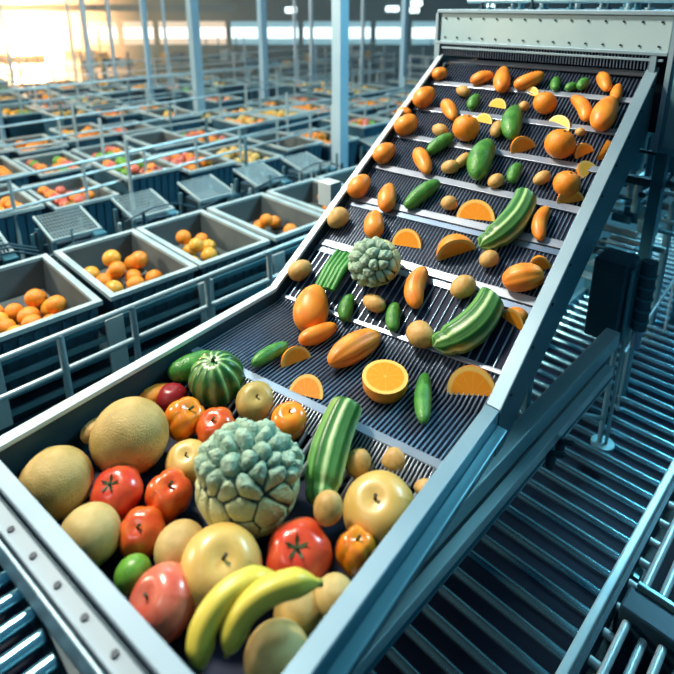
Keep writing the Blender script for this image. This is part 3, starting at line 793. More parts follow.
for k in sorted(rows):
    rows[k].sort(key=lambda r: r[0])
    strip_nm = ['gap behind the highest flight', 'highest belt strip below the hood', 'second belt strip below the hood', 'third belt strip below the hood', 'fourth belt strip below the hood', 'fifth belt strip below the hood',
                'sixth belt strip below the hood', 'coarse-rodded belt strip', 'lowest belt strip beside the bin'][k]
    for j, (cx, key, M, look) in enumerate(rows[k]):
        nm = PROTO[key][0]
        spawn(key, M, '%s, %s from left on the %s' % (look, ORD[j], strip_nm), CATS[nm], 'produce on the belt')

# ------------------------------------------------------------------ produce in the bin
FWD = Vector((0, math.cos(PITCH), -math.sin(PITCH)))


def in_bin(key, cx, cy, rx, rz, label, tilt=(0, 0), lift=0, roll=0, squash=1.0):
    """rx: radius in px, rz: half height relative to rx; rests on the bin floor unless lifted"""
    cy += 4 * max(0, (cy - 420) / 230)
    r = ray(cx, cy); foot = rx * rz / F
    k = (ZC - (BF + .002 + lift)) / (foot - r.z); c = O + r * k; R = rx * k / F * .97; c = keep_in(c, R * .96)
    za = Vector((math.sin(math.radians(tilt[0])), math.sin(math.radians(tilt[1])), 1)); za.normalize()
    xa = Vector((math.cos(math.radians(roll)), math.sin(math.radians(roll)), 0)); xa = (xa - za * xa.dot(za)).normalized()
    o = spawn(key, frame(xa, za.cross(xa), za, c, R, R, R * squash), label, CATS[PROTO[key][0]], 'produce in the bin')
    BIN.append((label[:30], c, R)); return o


def keep_in(c, R):
    for p, q, inward in ((Lc, Bl, A), (Lc, Nc, B), (Nc, Br, -A)):
        e_ = (q - p).normalized(); n_ = Vector((-e_.y, e_.x, 0)); n_ = n_ if n_.dot(inward) > 0 else -n_
        d_ = n_.dot(c - p) - R - .004
        if d_ < 0: c = c - n_ * d_
    return c


BIN = []
in_bin('melon1', 130, 436, 39, .97, 'large tan melon, biggest in the back left part of the bin')
in_bin('melon1', 56, 482, 36, .97, 'tan melon beside the left corner of the bin, left of the upper tomato')
in_bin('melon2', 84, 538, 31, .97, 'tan melon against the front rim, left of the lime')
in_bin('tomato', 117, 491, 27, .84, 'red tomato with star-shaped green calyx between the tan melons', (-8, -25))
in_bin('pepper_red', 169, 494, 24, 1, 'orange-red bell pepper standing left of the big cauliflower', (10, -18))
in_bin('tomato_s', 142, 530, 25, .84, 'red-orange lobed tomato with a thin stem, in front of the bell pepper', (-5, -30))
in_bin('lime', 133, 572, 18, 1, 'round green lime near the front rim', (60, 10), .012)
in_bin('apple_red', 163, 600, 36, .88, 'glossy red apple against the front rim', (-35, -25))
in_bin('apple_yellow', 188, 462, 23, .88, 'pale yellow apple with a dark stem, behind the cauliflower on its left', (0, -22))
in_bin('melon2', 181, 547, 27, .9, 'smooth yellow melon half hidden behind the yellow apple', (0, 0), .0)
in_bin('apple_yellow', 221, 566, 42, .88, 'big yellow apple in front of the cauliflower', (12, -22))
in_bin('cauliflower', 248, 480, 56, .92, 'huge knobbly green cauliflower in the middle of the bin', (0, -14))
in_bin('gourd', 217, 379, 29, 1, 'striped dark green gourd with deep ribs', (-4, -12), .012)
in_bin('pepper_orange', 184, 419, 21, 1, 'orange bell pepper beside the large tan melon', (30, -15), .015)
in_bin('tomato_s', 216, 427, 21, .84, 'small red tomato just in front of the striped gourd', (-10, -25), .02)
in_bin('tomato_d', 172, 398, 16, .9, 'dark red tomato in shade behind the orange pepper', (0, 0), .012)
in_bin('apple_olive', 256, 402, 21, .88, 'olive-yellow apple at the lip, right of the striped gourd', (8, -35), .02)
in_bin('apple_orange', 290, 421, 20, .88, 'orange-yellow fruit with a dark stem at the lip', (0, -12), .02)
in_bin('apple_yellow', 381, 510, 38, .88, 'big pale apple leaning on the right wall of the bin', (-14, -20), .0)
in_bin('tomato', 299, 553, 35, .84, 'large red tomato with star-shaped calyx in front of the cauliflower', (-3, -28), .004)
in_bin('pepper_orange', 355, 549, 21, 1.2, 'bright orange pepper beside the large red tomato', (5, -10), .012, squash=1.15)
in_bin('melon1', 300, 610, 27, .97, 'yellow-tan melon partly under the right banana')
in_bin('melon2', 278, 656, 35, .97, 'pale tan melon in the near corner of the bin', lift=.0)
in_bin('melon2', 350, 606, 22, .97, 'pale melon against the right rim below the orange pepper', lift=.03)


def bin_long(key, x0, y0, z0, x1, y1, z1, wpx, label, group='produce in the bin'):
    p, q = on_z(x0, y0, z0), on_z(x1, y1, z1); c = (p + q) / 2; ax = (q - p); hl = ax.length / 2; ax.normalize()
    side = Z.cross(ax).normalized(); n = ax.cross(side) * 1; R = wpx / 2 * (c - O).dot(FWD) / F; sx = R / WID[key]
    if hl < 3 * R: c = keep_in(c, R)
    spawn(key, frame(side, n, ax, c, sx, sx, hl), label, CATS[PROTO[key][0]], group)
    BIN.append((label[:30], c, R))


bin_long('zucchini', 316, 510, BF + .05, 345, 404, RZ + .008, 38, 'thick striped zucchini leaning from the lip into the bin')
bin_long('potato1', 350, 476, BF + .05, 366, 450, BF + .085, 25, 'tan oval potato right of the thick zucchini')
bin_long('potato2', 395, 474, BF + .05, 396, 446, BF + .085, 28, 'round tan potato just above the big pale apple')
bin_long('potato1', 323, 526, BF + .095, 333, 491, BF + .12, 30, 'egg-shaped tan potato between the cauliflower and the big pale apple')
bin_long('potato2', 421, 498, BF + .05, 430, 480, BF + .07, 22, 'small potato tucked against the right wall')
bin_long('mango1', 124, 396, BF + .05, 160, 378, BF + .05, 21, 'orange mango against the left wall of the bin')
bin_long('potato2', 62, 424, BF + .06, 96, 404, BF + .06, 22, 'tan potato against the left wall of the bin, beside the orange mango')
bin_long('potato1', 14, 457, BF + .06, 46, 436, BF + .06, 22, 'tan potato in the left corner of the bin')
bin_long('cucumber', 205, 352, RZ - .05, 160, 370, BF + .08, 26, 'dark green cucumber in the shade of the left wall')


def banana(pts, wpx, z, label):
    P3 = [on_z(x, y, z + h) for x, y, h in pts]
    # smooth the run
    k = 10; out = []
    for i in range(len(P3) - 1):
        p0, p1, p2, p3 = P3[max(i - 1, 0)], P3[i], P3[i + 1], P3[min(i + 2, len(P3) - 1)]
        for j in range(k):
            t = j / k; out.append(.5 * ((2 * p1) + (p2 - p0) * t + (2 * p0 - 5 * p1 + 4 * p2 - p3) * t * t + (3 * p1 - p0 - 3 * p2 + p3) * t ** 3))
    out.append(P3[-1]); n = len(out); R = wpx / 2 * (out[n // 2] - O).dot(FWD) / F
    rs = []
    for i in range(n):
        t = i / (n - 1); r = R * min(1, (t / .16 + .12)) ** .6 if t < .16 else R
        if t > .78: r = R * max(.3, 1 - ((t - .78) / .16) ** 1.3 * .72)
        rs.append(r)
    g = MB()
    m = 20; ref = None; vs = []
    for i, p in enumerate(out):
        d = (out[min(i + 1, n - 1)] - out[max(i - 1, 0)]).normalized()
        if ref is None: ref = Z
        x = (ref - d * ref.dot(d)).normalized(); y = d.cross(x); ref = x
        for q in range(m):
            a_ = 2 * PI * q / m; rr = rs[i] * (1 - .10 * (1 - abs(math.cos(2.5 * a_))))
            vs.append(p + (x * math.cos(a_) + y * math.sin(a_)) * rr)
    fs = [(i * m + q, i * m + (q + 1) % m, (i + 1) * m + (q + 1) % m, (i + 1) * m + q) for i in range(n - 1) for q in range(m)]
    cut = int(n * .93); body = [f for f in fs if f[0] // m < cut]; tip = [f for f in fs if f[0] // m >= cut]
    g.add(vs, body, True); g.add(vs[:m], [tuple(range(m))[::-1]])
    o = g.build('banana', 'banana_skin', at=out[n // 2]); tag(o, label, 'banana', 'produce in the bin')
    h = MB(); h.add(vs[cut * m:], [tuple(i - cut * m for i in f) for f in tip], True); h.add(vs[-m:], [tuple(range(m))])
    h.build('tip', 'banana_tip', o)
    b0 = MB(); b0.tube([out[0] - (out[1] - out[0]).normalized() * .006, out[0] + (out[1] - out[0]) * .3], [rs[0] * .7, rs[0] * 1.01], 10).build('blossom_end', 'banana_tip', o)


banana([(200, 668, -.04), (203, 630, -.006), (222, 600, .014), (250, 582, .018), (282, 577, .004)], 28, RZ, 'yellow banana, the left one of the pair')
banana([(228, 652, -.03), (240, 618, .004), (262, 596, .022), (292, 584, .026), (322, 583, .012)], 28, RZ, 'yellow banana, the right one of the pair')

# ------------------------------------------------------------------ left: crates and guard rails
XY = lambda p: (p - O).dot(FWD)


def pix(p):
    q = Vector(p) - O; d = q.dot(FWD); upv = Vector((0, math.sin(PITCH), math.cos(PITCH)))
    if d < .1: return -9999, -9999, d
    return 337 + F * q.x / d, PY - F * q.dot(upv) / d, d


def guard_rail(p, q, zs, posts, rr, label, z_floor=0., post_r=None):
    """p,q: (s,t) ends; zs rail heights; posts: fractions along the run"""
    o = empty('guard_rail', W(p[0], p[1], 0), label, 'guard rail', 'guard rails of the crate hall')
    for z in zs:
        MB().tube([W(*p, z), W(*q, z)], rr, 8).build('rail', 'rail_steel', o)
    for f_ in posts:
        s_, t_ = p[0] + (q[0] - p[0]) * f_, p[1] + (q[1] - p[1]) * f_
        MB().tube([W(s_, t_, z_floor), W(s_, t_, max(zs))], post_r or rr * 1.1, 8).build('post', 'rail_steel', o)


guard_rail((-1.78, -.25), (-1.87, 2.6), (.80, .665), [(.833 + .25) / 2.85 - .118 * 2, (.833 + .25) / 2.85 - .118, .352, .465, .58, .70, .82], .011, 'handrail with two tubes right behind the produce bin', post_r=.013)
guard_rail((-3.2, -.2), (-3.85, 5.2), (.95, .872, .775), [k / 13 + .03 for k in range(13)], .0105, 'three-tube railing behind the front row of crates')
guard_rail((-4.72, -.2), (-5.3, 6.5), (.95, .80, .65), [k / 12 + .02 for k in range(12)], .010, 'three-tube railing in the middle of the crate hall')
guard_rail((-6.6, -.2), (-6.9, 8.5), (.98, .84, .7), [k / 14 + .02 for k in range(14)], .010, 'three-tube railing across the far crates')
guard_rail((-6.2, 8.0), (-2.2, 7.6), (1.0, .85, .7), [k / 10 for k in range(11)], .011, 'railing running toward the incline beyond the nearest thick column')
guard_rail((-8.6, .5), (-8.8, 10), (1.0, .85, .7), [k / 12 for k in range(12)], .011, 'railing in front of the hazy far crates')

CW, CL, CH = .36, .58, .26     # crate: along t, along s, height
cr = MB(); th = .012; x0, x1, y0, y1 = -CW / 2, CW / 2, -CL / 2, CL / 2


def open_box(g, x0, x1, y0, y1, z0, z1, th, tp=.02):
    lo = [(x0 + tp, y0 + tp, z0), (x1 - tp, y0 + tp, z0), (x1 - tp, y1 - tp, z0), (x0 + tp, y1 - tp, z0)]; hi = [(x0, y0, z1), (x1, y0, z1), (x1, y1, z1), (x0, y1, z1)]
    li = [(x0 + tp + th, y0 + tp + th, z0 + th), (x1 - tp - th, y0 + tp + th, z0 + th), (x1 - tp - th, y1 - tp - th, z0 + th), (x0 + tp + th, y1 - tp - th, z0 + th)]
    hh = [(x0 + th, y0 + th, z1), (x1 - th, y0 + th, z1), (x1 - th, y1 - th, z1), (x0 + th, y1 - th, z1)]
    g.add(lo + hi + li + hh, [(3, 2, 1, 0)] + [(k, (k + 1) % 4, 4 + (k + 1) % 4, 4 + k) for k in range(4)] + [(4 + k, 4 + (k + 1) % 4, 12 + (k + 1) % 4, 12 + k) for k in range(4)])
    g.add(li + hh, [(0, 1, 2, 3)] + [(4 + k, 4 + (k + 1) % 4, (k + 1) % 4, k) for k in range(4)], mi=1)


open_box(cr, x0, x1, y0, y1, -CH, 0, th)
for k in range(7):
    xx = x0 + .03 + k * (CW - .06) / 6
    for sg, yy in ((-1, y0), (1, y1)): cr.add([(xx - .005, yy, -.02), (xx + .005, yy, -.02), (xx + .005, yy - sg * -.0 + sg * .006, -.02), (xx - .005, yy + sg * .006, -.02), (xx - .005, yy - sg * .018, -CH + .01), (xx + .005, yy - sg * .018, -CH + .01), (xx + .005, yy - sg * .012, -CH + .01), (xx - .005, yy - sg * .012, -CH + .01)],
                                            [(0, 1, 2, 3), (7, 6, 5, 4), (0, 4, 5, 1), (1, 5, 6, 2), (2, 6, 7, 3), (3, 7, 4, 0)])
crate_me = cr.mesh('crate', ['crate_body', 'crate_inside'])
rm = MB()
for a0, a1, b0, b1 in ((x0 - .014, x1 + .014, y0 - .014, y0 + .012), (x0 - .014, x1 + .014, y1 - .012, y1 + .014), (x0 - .014, x0 + .012, y0 + .012, y1 - .012), (x1 - .012, x1 + .014, y0 + .012, y1 - .012)): rm.xbox(a0, a1, b0, b1, -.004, .014)
rim_me = rm.mesh('crate_rim', 'crate_rim')
ROT = math.atan2(B.y, B.x)


def crate(s_, t_, ztop, label, group, sc=1):
    o = bpy.data.objects.new('crate', crate_me); COL.objects.link(o); o.location = W(s_, t_, ztop); o.rotation_euler = (0, 0, ROT); o.scale = (sc, sc, sc)
    tag(o, label, 'crate', group); r = bpy.data.objects.new('rim', rim_me); COL.objects.link(r); r.parent = o
    return o


sm_mats = {'orange': 'orange_peel', 'lemon': 'gold_skin', 'apple': 'apple_red', 'pear': 'apple_yellow', 'lime': 'lime_skin', 'peach': 'mango_skin'}
g_ = MB().sphere((0, 0, 0), 1, 14, 9)
SM = {k: g_.mesh(k, m) for k, m in sm_mats.items()}
CNT = [0]


def small_fruit(kind, p, r, label, group):
    o = bpy.data.objects.new(kind, SM[kind]); COL.objects.link(o); o.location = p; o.scale = (r, r, r * .93); o.rotation_euler = (random.random(), random.random(), 0)
    tag(o, label, kind, group); CNT[0] += 1


FR = {}
PAIRS = {'orange': 'deep orange fruit', 'lemon': 'golden-yellow orange', 'apple': 'red apple', 'pear': 'pale pear', 'lime': 'green lime', 'peach': 'reddish peach'}


def fruit_label(place):
    """labels of the fruit in one crate, counted from the left by kind"""
    for kd in sorted({k for k, *_ in FR[place]}):
        l_ = sorted([f for f in FR[place] if f[0] == kd], key=lambda f: pix(f[1])[0])
        for n_, (k, p, r) in enumerate(l_): small_fruit(k, p, r, '%s %s from left in the %s' % (PAIRS[kd], ORD[n_], place), 'fruit in the ' + place)


# row 0: the crates right behind the handrail; deck they stand on
deck = empty('crate_conveyor', W(-2.3, .5, 0), 'long blue conveyor frame carrying the front row of crates', 'conveyor')
MB().box(-2.62, -2.0, -.6, 4.6, .42, .475).build('deck', 'dark_panel', deck)
for k, z in enumerate((.20, .29, .38, .46, .53, .60, .67)):
    MB().box(-1.985, -1.970, -.6, 4.6, z, z + .022).build('side_rail', 'frame_steel' if k % 2 else 'teal_panel', deck, .002)
MB().box(-2.0, -1.987, -.6, 4.6, .10, .42).build('side_plate', 'dark_panel', deck)
for t_ in (-.4, .31, .74, 1.15, 1.56, 1.98, 2.4, 2.8, 3.2, 3.7): MB().box(-1.97, -1.955, t_ - .035, t_ + .035, .44, .70).build('bracket', 'rail_steel', deck, .002)
for t_ in (-.4, .6, 1.6, 2.6, 3.6, 4.4):
    for s_ in (-2.58, -2.02): MB().box(s_ - .02, s_ + .02, t_ - .02, t_ + .02, 0, .42).build('leg', 'frame_steel', deck)
for j, tt in enumerate([.12, .525, .945, 1.345, 1.765, 2.185, 2.6, 3.0, 3.4]):
    place = 'front-row crate behind handrail, %s from left' % ORD[j]
    crate(-2.30, tt, .75, 'large grey-rimmed ' + place, 'front row of crates')
    nf = [5, 12, 11, 7, 5, 4, 3, 2, 2][j]
    tag(MB().box(-2.555, -2.045, tt - .142, tt + .142, .60, .62).build('paper_liner', 'crate_inside'), 'grey liner under the fruit in the ' + place, 'liner', 'paper liners in the crates')
    placed = []; tries = 0; FR[place] = []
    while len(placed) < nf and tries < 600:
        tries += 1
        r = .036 + random.random() * .007; lvl = 1 if len(placed) > nf * .7 else 0
        s_ = random.uniform(-2.40, -2.09) if j < 2 else random.uniform(-2.46, -2.20); t_ = tt + random.uniform(-.098, .098)
        p = W(s_, t_, .622 + r + lvl * .05)
        if any((p - q).length < (r + r2) * .98 for q, r2 in placed): continue
        if lvl and not any((p - q).length < 2.2 * r for q, _ in placed): continue
        placed.append((p, r)); FR[place].append(('orange' if random.random() < .62 else ('peach' if random.random() < .5 else 'lemon'), p, r))
    fruit_label(place)

# equipment between the front row and the rest: wire-topped tables, each with motor, hoses, valves
QR = random.Random(11)
for j in range(12):
    t_ = .10 + j * .42; s_ = -2.93
    px = pix(W(s_, t_, .7))
    if px[0] < -60 or px[0] > 420 or (W(s_, t_, 0).xy - Vector(CPOS[2])).length < .35: continue
    o = empty('wire_table', W(s_, t_, 0), 'wire-topped table with a motor behind the front crates, %s from left' % ORD[j], 'table', 'wire-topped tables')
    tp = MB()
    for k in range(16): tp.tube([W(s_ - .13, t_ - .12 + k * .015, .79), W(s_ + .12, t_ - .12 + k * .015, .735)], .0022, 4)
    for k in range(9): tp.tube([W(s_ - .13 + k * .031, t_ - .125, .79 - k * .0068), W(s_ - .13 + k * .031, t_ + .11, .79 - k * .0068)], .0022, 4)
    tp.build('wire_top', 'wire', o)
    MB().slab(W(s_ - .135, t_ - .13, .78), W(s_ + .125, t_ - .13, .723), B * .010, Z * .014).slab(W(s_ - .135, t_ + .108, .78), W(s_ + .125, t_ + .108, .723), B * .010, Z * .014).slab(W(s_ + .12, t_ - .13, .723), W(s_ + .12, t_ + .12, .723), A * .010, Z * .014).build('tray_edge', 'crate_rim', o)
    MB().box(s_ - .11, s_ + .10, t_ - .10, t_ + .09, .55, .70).build('housing', 'dark_panel', o, .006)
    for q in (-.12, .10):
        for q2 in (-.12, .11): MB().box(s_ + q2 - .010, s_ + q2 + .010, t_ + q - .010, t_ + q + .010, 0, .725).build('leg', 'frame_steel', o)
    MB().tube([W(s_ + .16, t_ - .08, .64), W(s_ + .16, t_ + .05, .64)], .042, 14).build('motor', 'dark_panel', o)
    MB().tube([W(s_ + .16, t_ - .085, .64), W(s_ + .16, t_ - .08, .64)], .030, 14).build('motor_cap', 'crate_rim', o)
    MB().box(s_ + .12, s_ + .19, t_ + .06, t_ + .12, .60, .73).build('gearbox', 'teal_panel', o, .006)
    for k in range(9):
        a0, b0 = QR.uniform(.10, .24), QR.uniform(-.2, .22); h0 = QR.uniform(.55, .68)
        MB().tube([W(s_ + a0, t_ + b0, h0 - .1), W(s_ + a0, t_ + b0, h0 + QR.uniform(.06, .14))], QR.uniform(.005, .012), 6).build('valve', ['frame_steel', 'dark_panel', 'crate_rim'][k % 3], o)
    for k in range(3):
        a0 = QR.uniform(.10, .22); h0 = QR.uniform(.62, .76)
        MB().tube([W(s_ + a0, t_ - .2, h0), W(s_ + a0 + .03, t_ - .05, h0 + .05), W(s_ + a0, t_ + .1, h0 + .03), W(s_ + a0 + .02, t_ + .21, h0 - .02)], QR.uniform(.005, .009), 6).build('hose', 'dark_panel', o)

# the other rows
HEAP = MB(); heap_mats = ['orange_peel', 'gold_skin', 'apple_red', 'apple_yellow', 'lime_skin', 'mango_skin', 'potato_skin']
cand = []
row = 0; s_ = -3.6
while s_ > -12:
    row += 1; t_ = -.3 + .17 * (row % 3)
    while t_ < 13:
        P = W(s_, t_, .75); x, y, d = pix(P)
        clear = all((P.x - cx_) ** 2 + (P.y - cy_) ** 2 > .37 ** 2 for cx_, cy_ in CPOS[:7])
        if d > 2 and -45 < x < 470 and y > 80 and not (x > 430 and y > 60) and clear: cand.append((row, s_, t_, P, d, x))
        t_ += .44
    s_ -= .78
byrow = {}
for c in cand: byrow.setdefault(c[0], []).append(c)
cand.sort(key=lambda c: c[4])
keep = set(id(c) for c in cand[:280])
order = sorted([c for c in cand if id(c) in keep], key=lambda c: (c[0], c[5]))
cnum = {}
for rw, s_, t_, P, d, x in order:
    cnum[rw] = cnum.get(rw, 0) + 1
    zt = .75 + random.choice((0, 0, -.04, .05)); skip = random.random()
    lab = '%s-row crate behind wire tables, %s from left' % (ORD[rw - 1], ORD[cnum[rw] - 1])
    crate(s_, t_, zt, 'grey-rimmed blue ' + lab, 'crates of row %s' % ORD[rw - 1])
    if skip < .10: continue
    pal = random.choice([(0, 5), (1, 3, 6), (0, 2), (2, 5, 4), (5, 3), (6, 3), (0, 1), (1, 4), (5, 6, 0)])
    kinds = ['orange', 'lemon', 'apple', 'pear', 'lime', 'peach', 'pear']
    if rw <= 2 and CNT[0] < 330:
        pts = [(i_, j_) for i_ in range(-3, 4) for j_ in range(-1, 2)]
        random.shuffle(pts); FR[lab] = []
        for i_, j_ in pts[:13]:
            k = random.choice(pal); r = .034 + random.random() * .008
            p = W(s_ + i_ * .074 + random.uniform(-.004, .004), t_ + j_ * .088 + random.uniform(-.006, .006), zt - .062 + r)
            FR[lab].append((kinds[k], p, r))
        fruit_label(lab)
        b_ = MB().box(s_ - .265, s_ + .265, t_ - .152, t_ + .152, zt - .15, zt - .064).build('paper_liner', 'crate_inside'); tag(b_, 'grey liner under the fruit in the ' + lab, 'liner', 'paper liners in the crates')
    else:
        half = random.random() < .4
        for _ in range(9 if half else 16):
            r = .036 + random.random() * .014
            HEAP.sphere(W(s_ + random.uniform(-.23, .0 if half else .23), t_ + random.uniform(-.13, .13), zt - .045 + random.uniform(-.02, .02)), r, 7, 5, random.choice(pal))
tag(HEAP.build('produce_heap', heap_mats), 'heaps of mixed fruit filling the far crates', 'fruit', kind='stuff')
# racks under the rows, with upright posts and a rail above
for rw in sorted(byrow):
    cs = byrow[rw]; s0 = cs[0][1]; t0 = min(c[2] for c in cs) - .3; t1 = max(c[2] for c in cs) + .3
    o = empty('crate_rack', W(s0, t0, 0), 'long steel rack carrying the %s row of crates behind the wire tables' % ORD[rw - 1], 'rack', 'crate racks')
    MB().box(s0 - .30, s0 + .30, t0, t1, .40, .435).build('shelf', 'dark_panel', o)
    MB().box(s0 + .30, s0 + .315, t0, t1, .36, .445).build('side_rail', 'frame_steel', o)
    t_ = t0 + .1; k = 0
    while t_ < t1:
        MB().box(s0 + .335, s0 + .352, t_, t_ + .018, 0, .95 + .12 * (k % 2)).build('upright', 'rail_steel' if k % 2 else 'frame_steel', o); MB().box(s0 - .30, s0 - .27, t_, t_ + .03, 0, .40).build('leg', 'frame_steel', o); t_ += .88; k += 1
    if rw % 2 == 0: MB().box(s0 + .337, s0 + .350, t0, t1, .93, .945).build('top_rail', 'rail_steel', o)
# storage racks standing far back, in front of the wall
RQ = random.Random(3)
for k in range(13):
    x0_ = -8.6 + k * 1.12; y0_ = 11.6 + (k % 3) * .8
    o = empty('storage_rack', (x0_, y0_, 0), 'tall dim storage rack before the far wall, %s from left' % ORD[k], 'rack', 'storage racks at the far wall')
    for q in range(5):
        h = RQ.uniform(.75, 1.35); x_ = x0_ + q * .23 + RQ.uniform(-.05, .05); wq = RQ.uniform(.015, .04)
        MB().xbox(x_, x_ + wq, y0_, y0_ + .04, 0, h).build('upright', RQ.choice(['column_paint', 'wall_paint', 'teal_panel']), o)
    for z in (.35, .62): MB().xbox(x0_ - .02, x0_ + 1.0, y0_, y0_ + .5, z, z + .03).build('shelf', 'crate_rim', o)
    for q in range(4):
        x_ = x0_ + .02 + q * .24; MB().xbox(x_, x_ + .2, y0_ + .06, y0_ + .4, .65, .65 + RQ.uniform(.06, .2)).build('stored_box', RQ.choice(['potato_skin', 'crate_rim', 'crate_body', 'teal_panel']), o)

# ------------------------------------------------------------------ rollers: right and left front
def rollers(name, label, s0, s1, t0, t1, z, pitch, r, along='t', zb=None):
    o = empty(name, W((s0 + s1) / 2, t0, 0), label, 'conveyor')
    if along == 't':
        t_ = t0; k = 0; g = None
        while t_ < t1:
            MB().tube([W(s0, t_, z), W(s1, t_, z)], r, 10).build('roller', 'roller_steel', o); t_ += pitch
    else:
        s_ = s0
        while s_ < s1:
            MB().tube([W(s_, t0, z), W(s_, t1, z)], r, 10).build('roller', 'roller_steel', o); s_ += pitch
    return o


rc = rollers('roller_conveyor', 'wide roller conveyor running along the right side of the machine', -1.0, -.285, .35, 4.2, .30, .074, .0135)
MB().box(-.285, -.262, .2, 4.3, .285, .335).build('side_rail', 'rim_bright', rc, .004)
MB().box(-.262, -.250, .2, 4.3, .22, .30).build('outer_channel', 'dark_panel', rc)
MB().box(-1.02, -1.0, .2, 4.3, .25, .335).build('side_rail', 'frame_steel', rc)
MB().box(-.99, -.29, .2, 4.3, .20, .215).build('dark_tray', 'belt_dark', rc)
for t_ in (.3, 1.5, 2.7, 4.1):
    for s_ in (-1.01, -.255): MB().box(s_ - .02, s_ + .02, t_ - .02, t_ + .02, 0, .25).build('leg', 'frame_steel', rc)
for k in range(24):
    c = W(-.235, .78 + k * .062 * 1.5, .27); MB().tube([c - A * .014, c + A * .012], .012, 10).build('roller_cap', 'rim_bright', rc)
lc = rollers('roller_table', 'roller table in front of the near rim of the bin', -1.6, -.05, -.75, .11, .955, .046, .0125, 's')
MB().box(-1.65, .0, -.79, -.75, .88, .97).build('side_rail', 'frame_steel', lc); MB().box(-1.65, .0, .11, .12, .88, .94).build('side_rail', 'dark_panel', lc, .003)
MB().box(-1.65, .0, -.75, .11, .89, .90).build('dark_tray', 'belt_dark', lc)
for s_ in (-1.6, -.1):
    for t_ in (-.75, .04): MB().box(s_ - .02, s_ + .02, t_ - .02, t_ + .02, 0, .89).build('leg', 'frame_steel', lc)
# second track beyond the right rail: long bars
tr = empty('bar_track', W(-.12, .9, 0), 'track of long steel bars in the lower right corner', 'track')
for k in range(5):
    MB().tube([W(-.205 + k * .042, .80, .33 - (k % 2) * .02), W(-.205 + k * .042, 1.26, .33 - (k % 2) * .02)], .0105, 8).build('bar', 'rim_bright', tr)
    MB().tube([W(-.20 + k * .042, 1.36, .35), W(-.20 + k * .042, 2.3, .35)], .0105, 8).build('bar', 'rim_bright', tr)
MB().box(-.23, .0, 1.27, 1.35, .22, .36).build('cross_block', 'dark_panel', tr, .006)
MB().box(-.215, -.05, 1.35, 1.365, .33, .375).build('end_bracket', 'frame_steel', tr, .003)
MB().box(-.235, .3, .7, 2.6, .17, .18).build('dark_tray', 'belt_dark', tr)  # dark sheet added under the bars to hide the lit floor patch
for t_ in (.82, 2.25): MB().box(-.23, .0, t_, t_ + .03, 0, .315).build('trestle', 'dark_panel', tr)

# ------------------------------------------------------------------ right: drive unit and supports
dr = empty('drive_unit', W(-.42, 1.78, .9), 'dark gear motor box hanging at the end of the side beam', 'motor')
DU = -.075
MB().box(-.50 + DU, -.40 + DU, 1.74, 1.86, .80, 1.08).build('gear_casing', 'gear_paint', dr, .006)
MB().box(-.395 + DU, -.382 + DU, 1.76, 1.84, .81, 1.06).build('end_flange', 'frame_steel', dr, .004)
MB().tube([W(-.362 + DU, 1.83, 1.08), W(-.362 + DU, 1.83, .84)], .024, 16).build('motor_barrel', 'gear_paint', dr)
MB().tube([W(-.362 + DU, 1.83, .84), W(-.362 + DU, 1.83, .77)], .015, 12).build('shaft', 'rod_steel', dr)
for k in range(5):
    MB().tube([W(-.362 + DU, 1.83, .87 + k * .04), W(-.362 + DU, 1.83, .877 + k * .04)], .028, 16).build('cooling_fin', 'teal_panel', dr)
ps = empty('support_post', W(-.5, 1.87, .3), 'slim steel post with a round foot under the gear motor', 'post')
MB().tube([W(-.505, 1.87, .31), W(-.505, 1.87, .86)], .009, 10).tube([W(-.485, 1.88, .31), W(-.485, 1.88, .86)], .006, 8).build('post_shaft', 'frame_steel', ps)
MB().tube([W(-.495, 1.875, .305), W(-.495, 1.875, .318)], .04, 20).build('foot', 'frame_steel', ps)
MB().tube([W(-.505, 1.87, .42), W(-.6, 1.7, .50)], .008, 8).build('brace', 'frame_steel', ps)
# machinery behind the incline: frame of bars, pipes, tank
mc = empty('pipe_rack', W(-.8, 2.6, 0), 'dark tangle of frames and pipes to the right behind the incline', 'machinery')
R2 = random.Random(5)
for k in range(95):
    s_ = R2.uniform(-1.0, -.58); t_ = R2.uniform(2.25, 3.0); z = R2.uniform(.85, 1.5)
    dirv = [A, B, Z][k % 3]; L_ = R2.uniform(.08, .35)
    MB().tube([W(s_, t_, z), W(s_, t_, z) + dirv * L_], R2.uniform(.006, .018), 8).build('pipe', ['frame_steel', 'dark_panel', 'teal_panel', 'wire'][k % 4], mc)
for k in range(30):
    s_ = R2.uniform(-1.0, -.6); t_ = R2.uniform(2.3, 2.95); z = R2.uniform(.92, 1.45)
    MB().box(s_, s_ + R2.uniform(.03, .10), t_, t_ + .06, z, z + R2.uniform(.03, .1)).build('junction_box', ['dark_panel', 'teal_panel', 'frame_steel'][k % 3], mc, .003)
for s_ in (-1.0, -.56):
    for t_ in (2.25, 3.0): MB().box(s_ - .02, s_ + .02, t_ - .02, t_ + .02, 0, 1.6).build('upright', 'teal_panel', mc)
for z in (.88, 1.2, 1.55): MB().box(-1.02, -.54, 2.23, 2.26, z, z + .03).build('cross_bar', 'dark_panel', mc); MB().box(-1.02, -.54, 2.99, 3.02, z, z + .03).build('cross_bar', 'dark_panel', mc)
MB().tube([W(-.72, 2.4, 1.22), W(-.72, 2.4, 1.42)], [.06, .06], 20).build('tank', 'frame_steel', mc)
for k in range(5):
    o_ = MB().slab(W(-.72, 2.02 + k * .085, .86 + k * .02), W(-.61, 2.02 + k * .085, .86 + k * .02), B * .06, Z * .006).build('cover_plate', 'pale_panel', mc, .002)
sp_ = empty('slim_column', W(-.3, 2.6, 0), 'slim pale column standing in the rollers at the right border', 'column')
c = on_z(662, 345, .0)
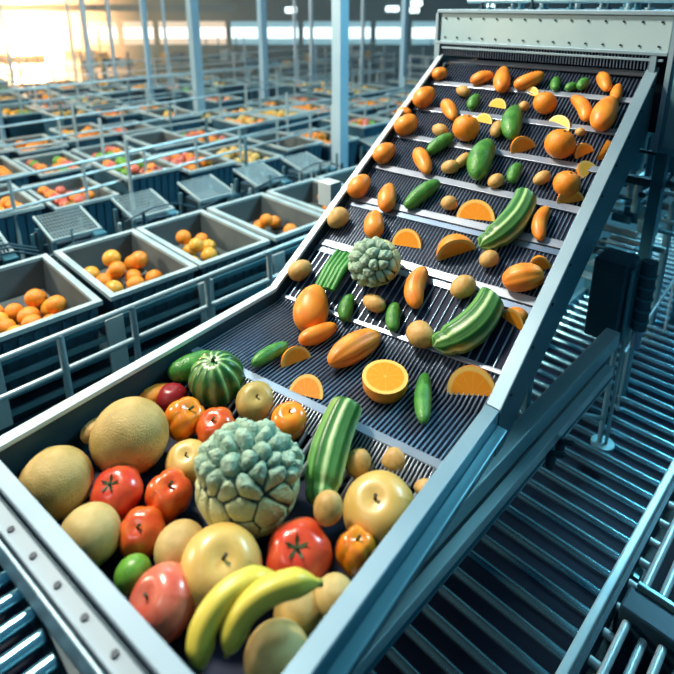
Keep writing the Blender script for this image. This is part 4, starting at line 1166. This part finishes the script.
tag(MB().tube([W(-.64, 2.9, .0), W(-.64, 2.9, .95)], .017, 10).build('pipe_column', 'frame_steel'), 'upright pipe beside the rollers near the right border', 'pipe')
COL.objects.unlink(sp_); bpy.data.objects.remove(sp_)
gr = empty('side_handrail', W(-.52, 2.1, 0), 'thin sloping handrail at the right border above the rollers', 'handrail')
MB().tube([W(-.52, 2.05, .60), W(-.58, 3.1, .60)], .006, 8).build('rail', 'rim_steel', gr)
for t_ in (2.1, 2.85): MB().tube([W(-.52 - (t_ - 2.05) * .057, t_, .31), W(-.52 - (t_ - 2.05) * .057, t_, .60)], .005, 8).build('post', 'rail_steel', gr)

# ------------------------------------------------------------------ haze in the far hall
q_ = on_z(331, 205, 1.08); cs_, ct_ = q_.dot(A), q_.dot(B)
cbx = empty('control_box', W(cs_, ct_, 0), 'small white control box on a post behind the left rim of the incline', 'control box')
MB().box(cs_ - .045, cs_ + .03, ct_ - .03, ct_ + .03, 1.08, 1.18).build('box_casing', 'rim_bright', cbx, .003)
MB().box(cs_ - .012, cs_ + .012, ct_ - .012, ct_ + .012, 0, 1.08).build('post', 'frame_steel', cbx)
hz = MB().xbox(-15.5, 13.5, 6.0, 15.9, .02, 4.5)
m = bpy.data.materials.new('haze'); m.use_nodes = True; t = m.node_tree; t.nodes.clear()
vs_ = t.nodes.new('ShaderNodeVolumeScatter'); oo = t.nodes.new('ShaderNodeOutputMaterial'); vs_.inputs['Density'].default_value = .022; vs_.inputs['Anisotropy'].default_value = .55; vs_.inputs['Color'].default_value = (.66, .90, 1, 1)
t.links.new(vs_.outputs[0], oo.inputs['Volume']); MATS['haze'] = m
hzo = hz.build('haze', 'haze'); tag(hzo, 'thin bright haze filling the far end of the hall', 'haze', kind='stuff')
hz2 = MB().xbox(-11.5, -5.2, 11.0, 15.88, .03, 3.0)  # second haze box, added to spread a soft warm glow round the window
m2 = m.copy(); m2.name = 'glow_haze'; MATS['glow_volume'] = m2
for n_ in m2.node_tree.nodes:
    if n_.type == 'VOLUME_SCATTER': n_.inputs['Density'].default_value = .11; n_.inputs['Anisotropy'].default_value = .6; n_.inputs['Color'].default_value = (1, .93, .82, 1)
tag(hz2.build('added_haze', 'glow_volume'), 'added warm haze spreading a soft glow around the bright window', 'haze', kind='stuff')
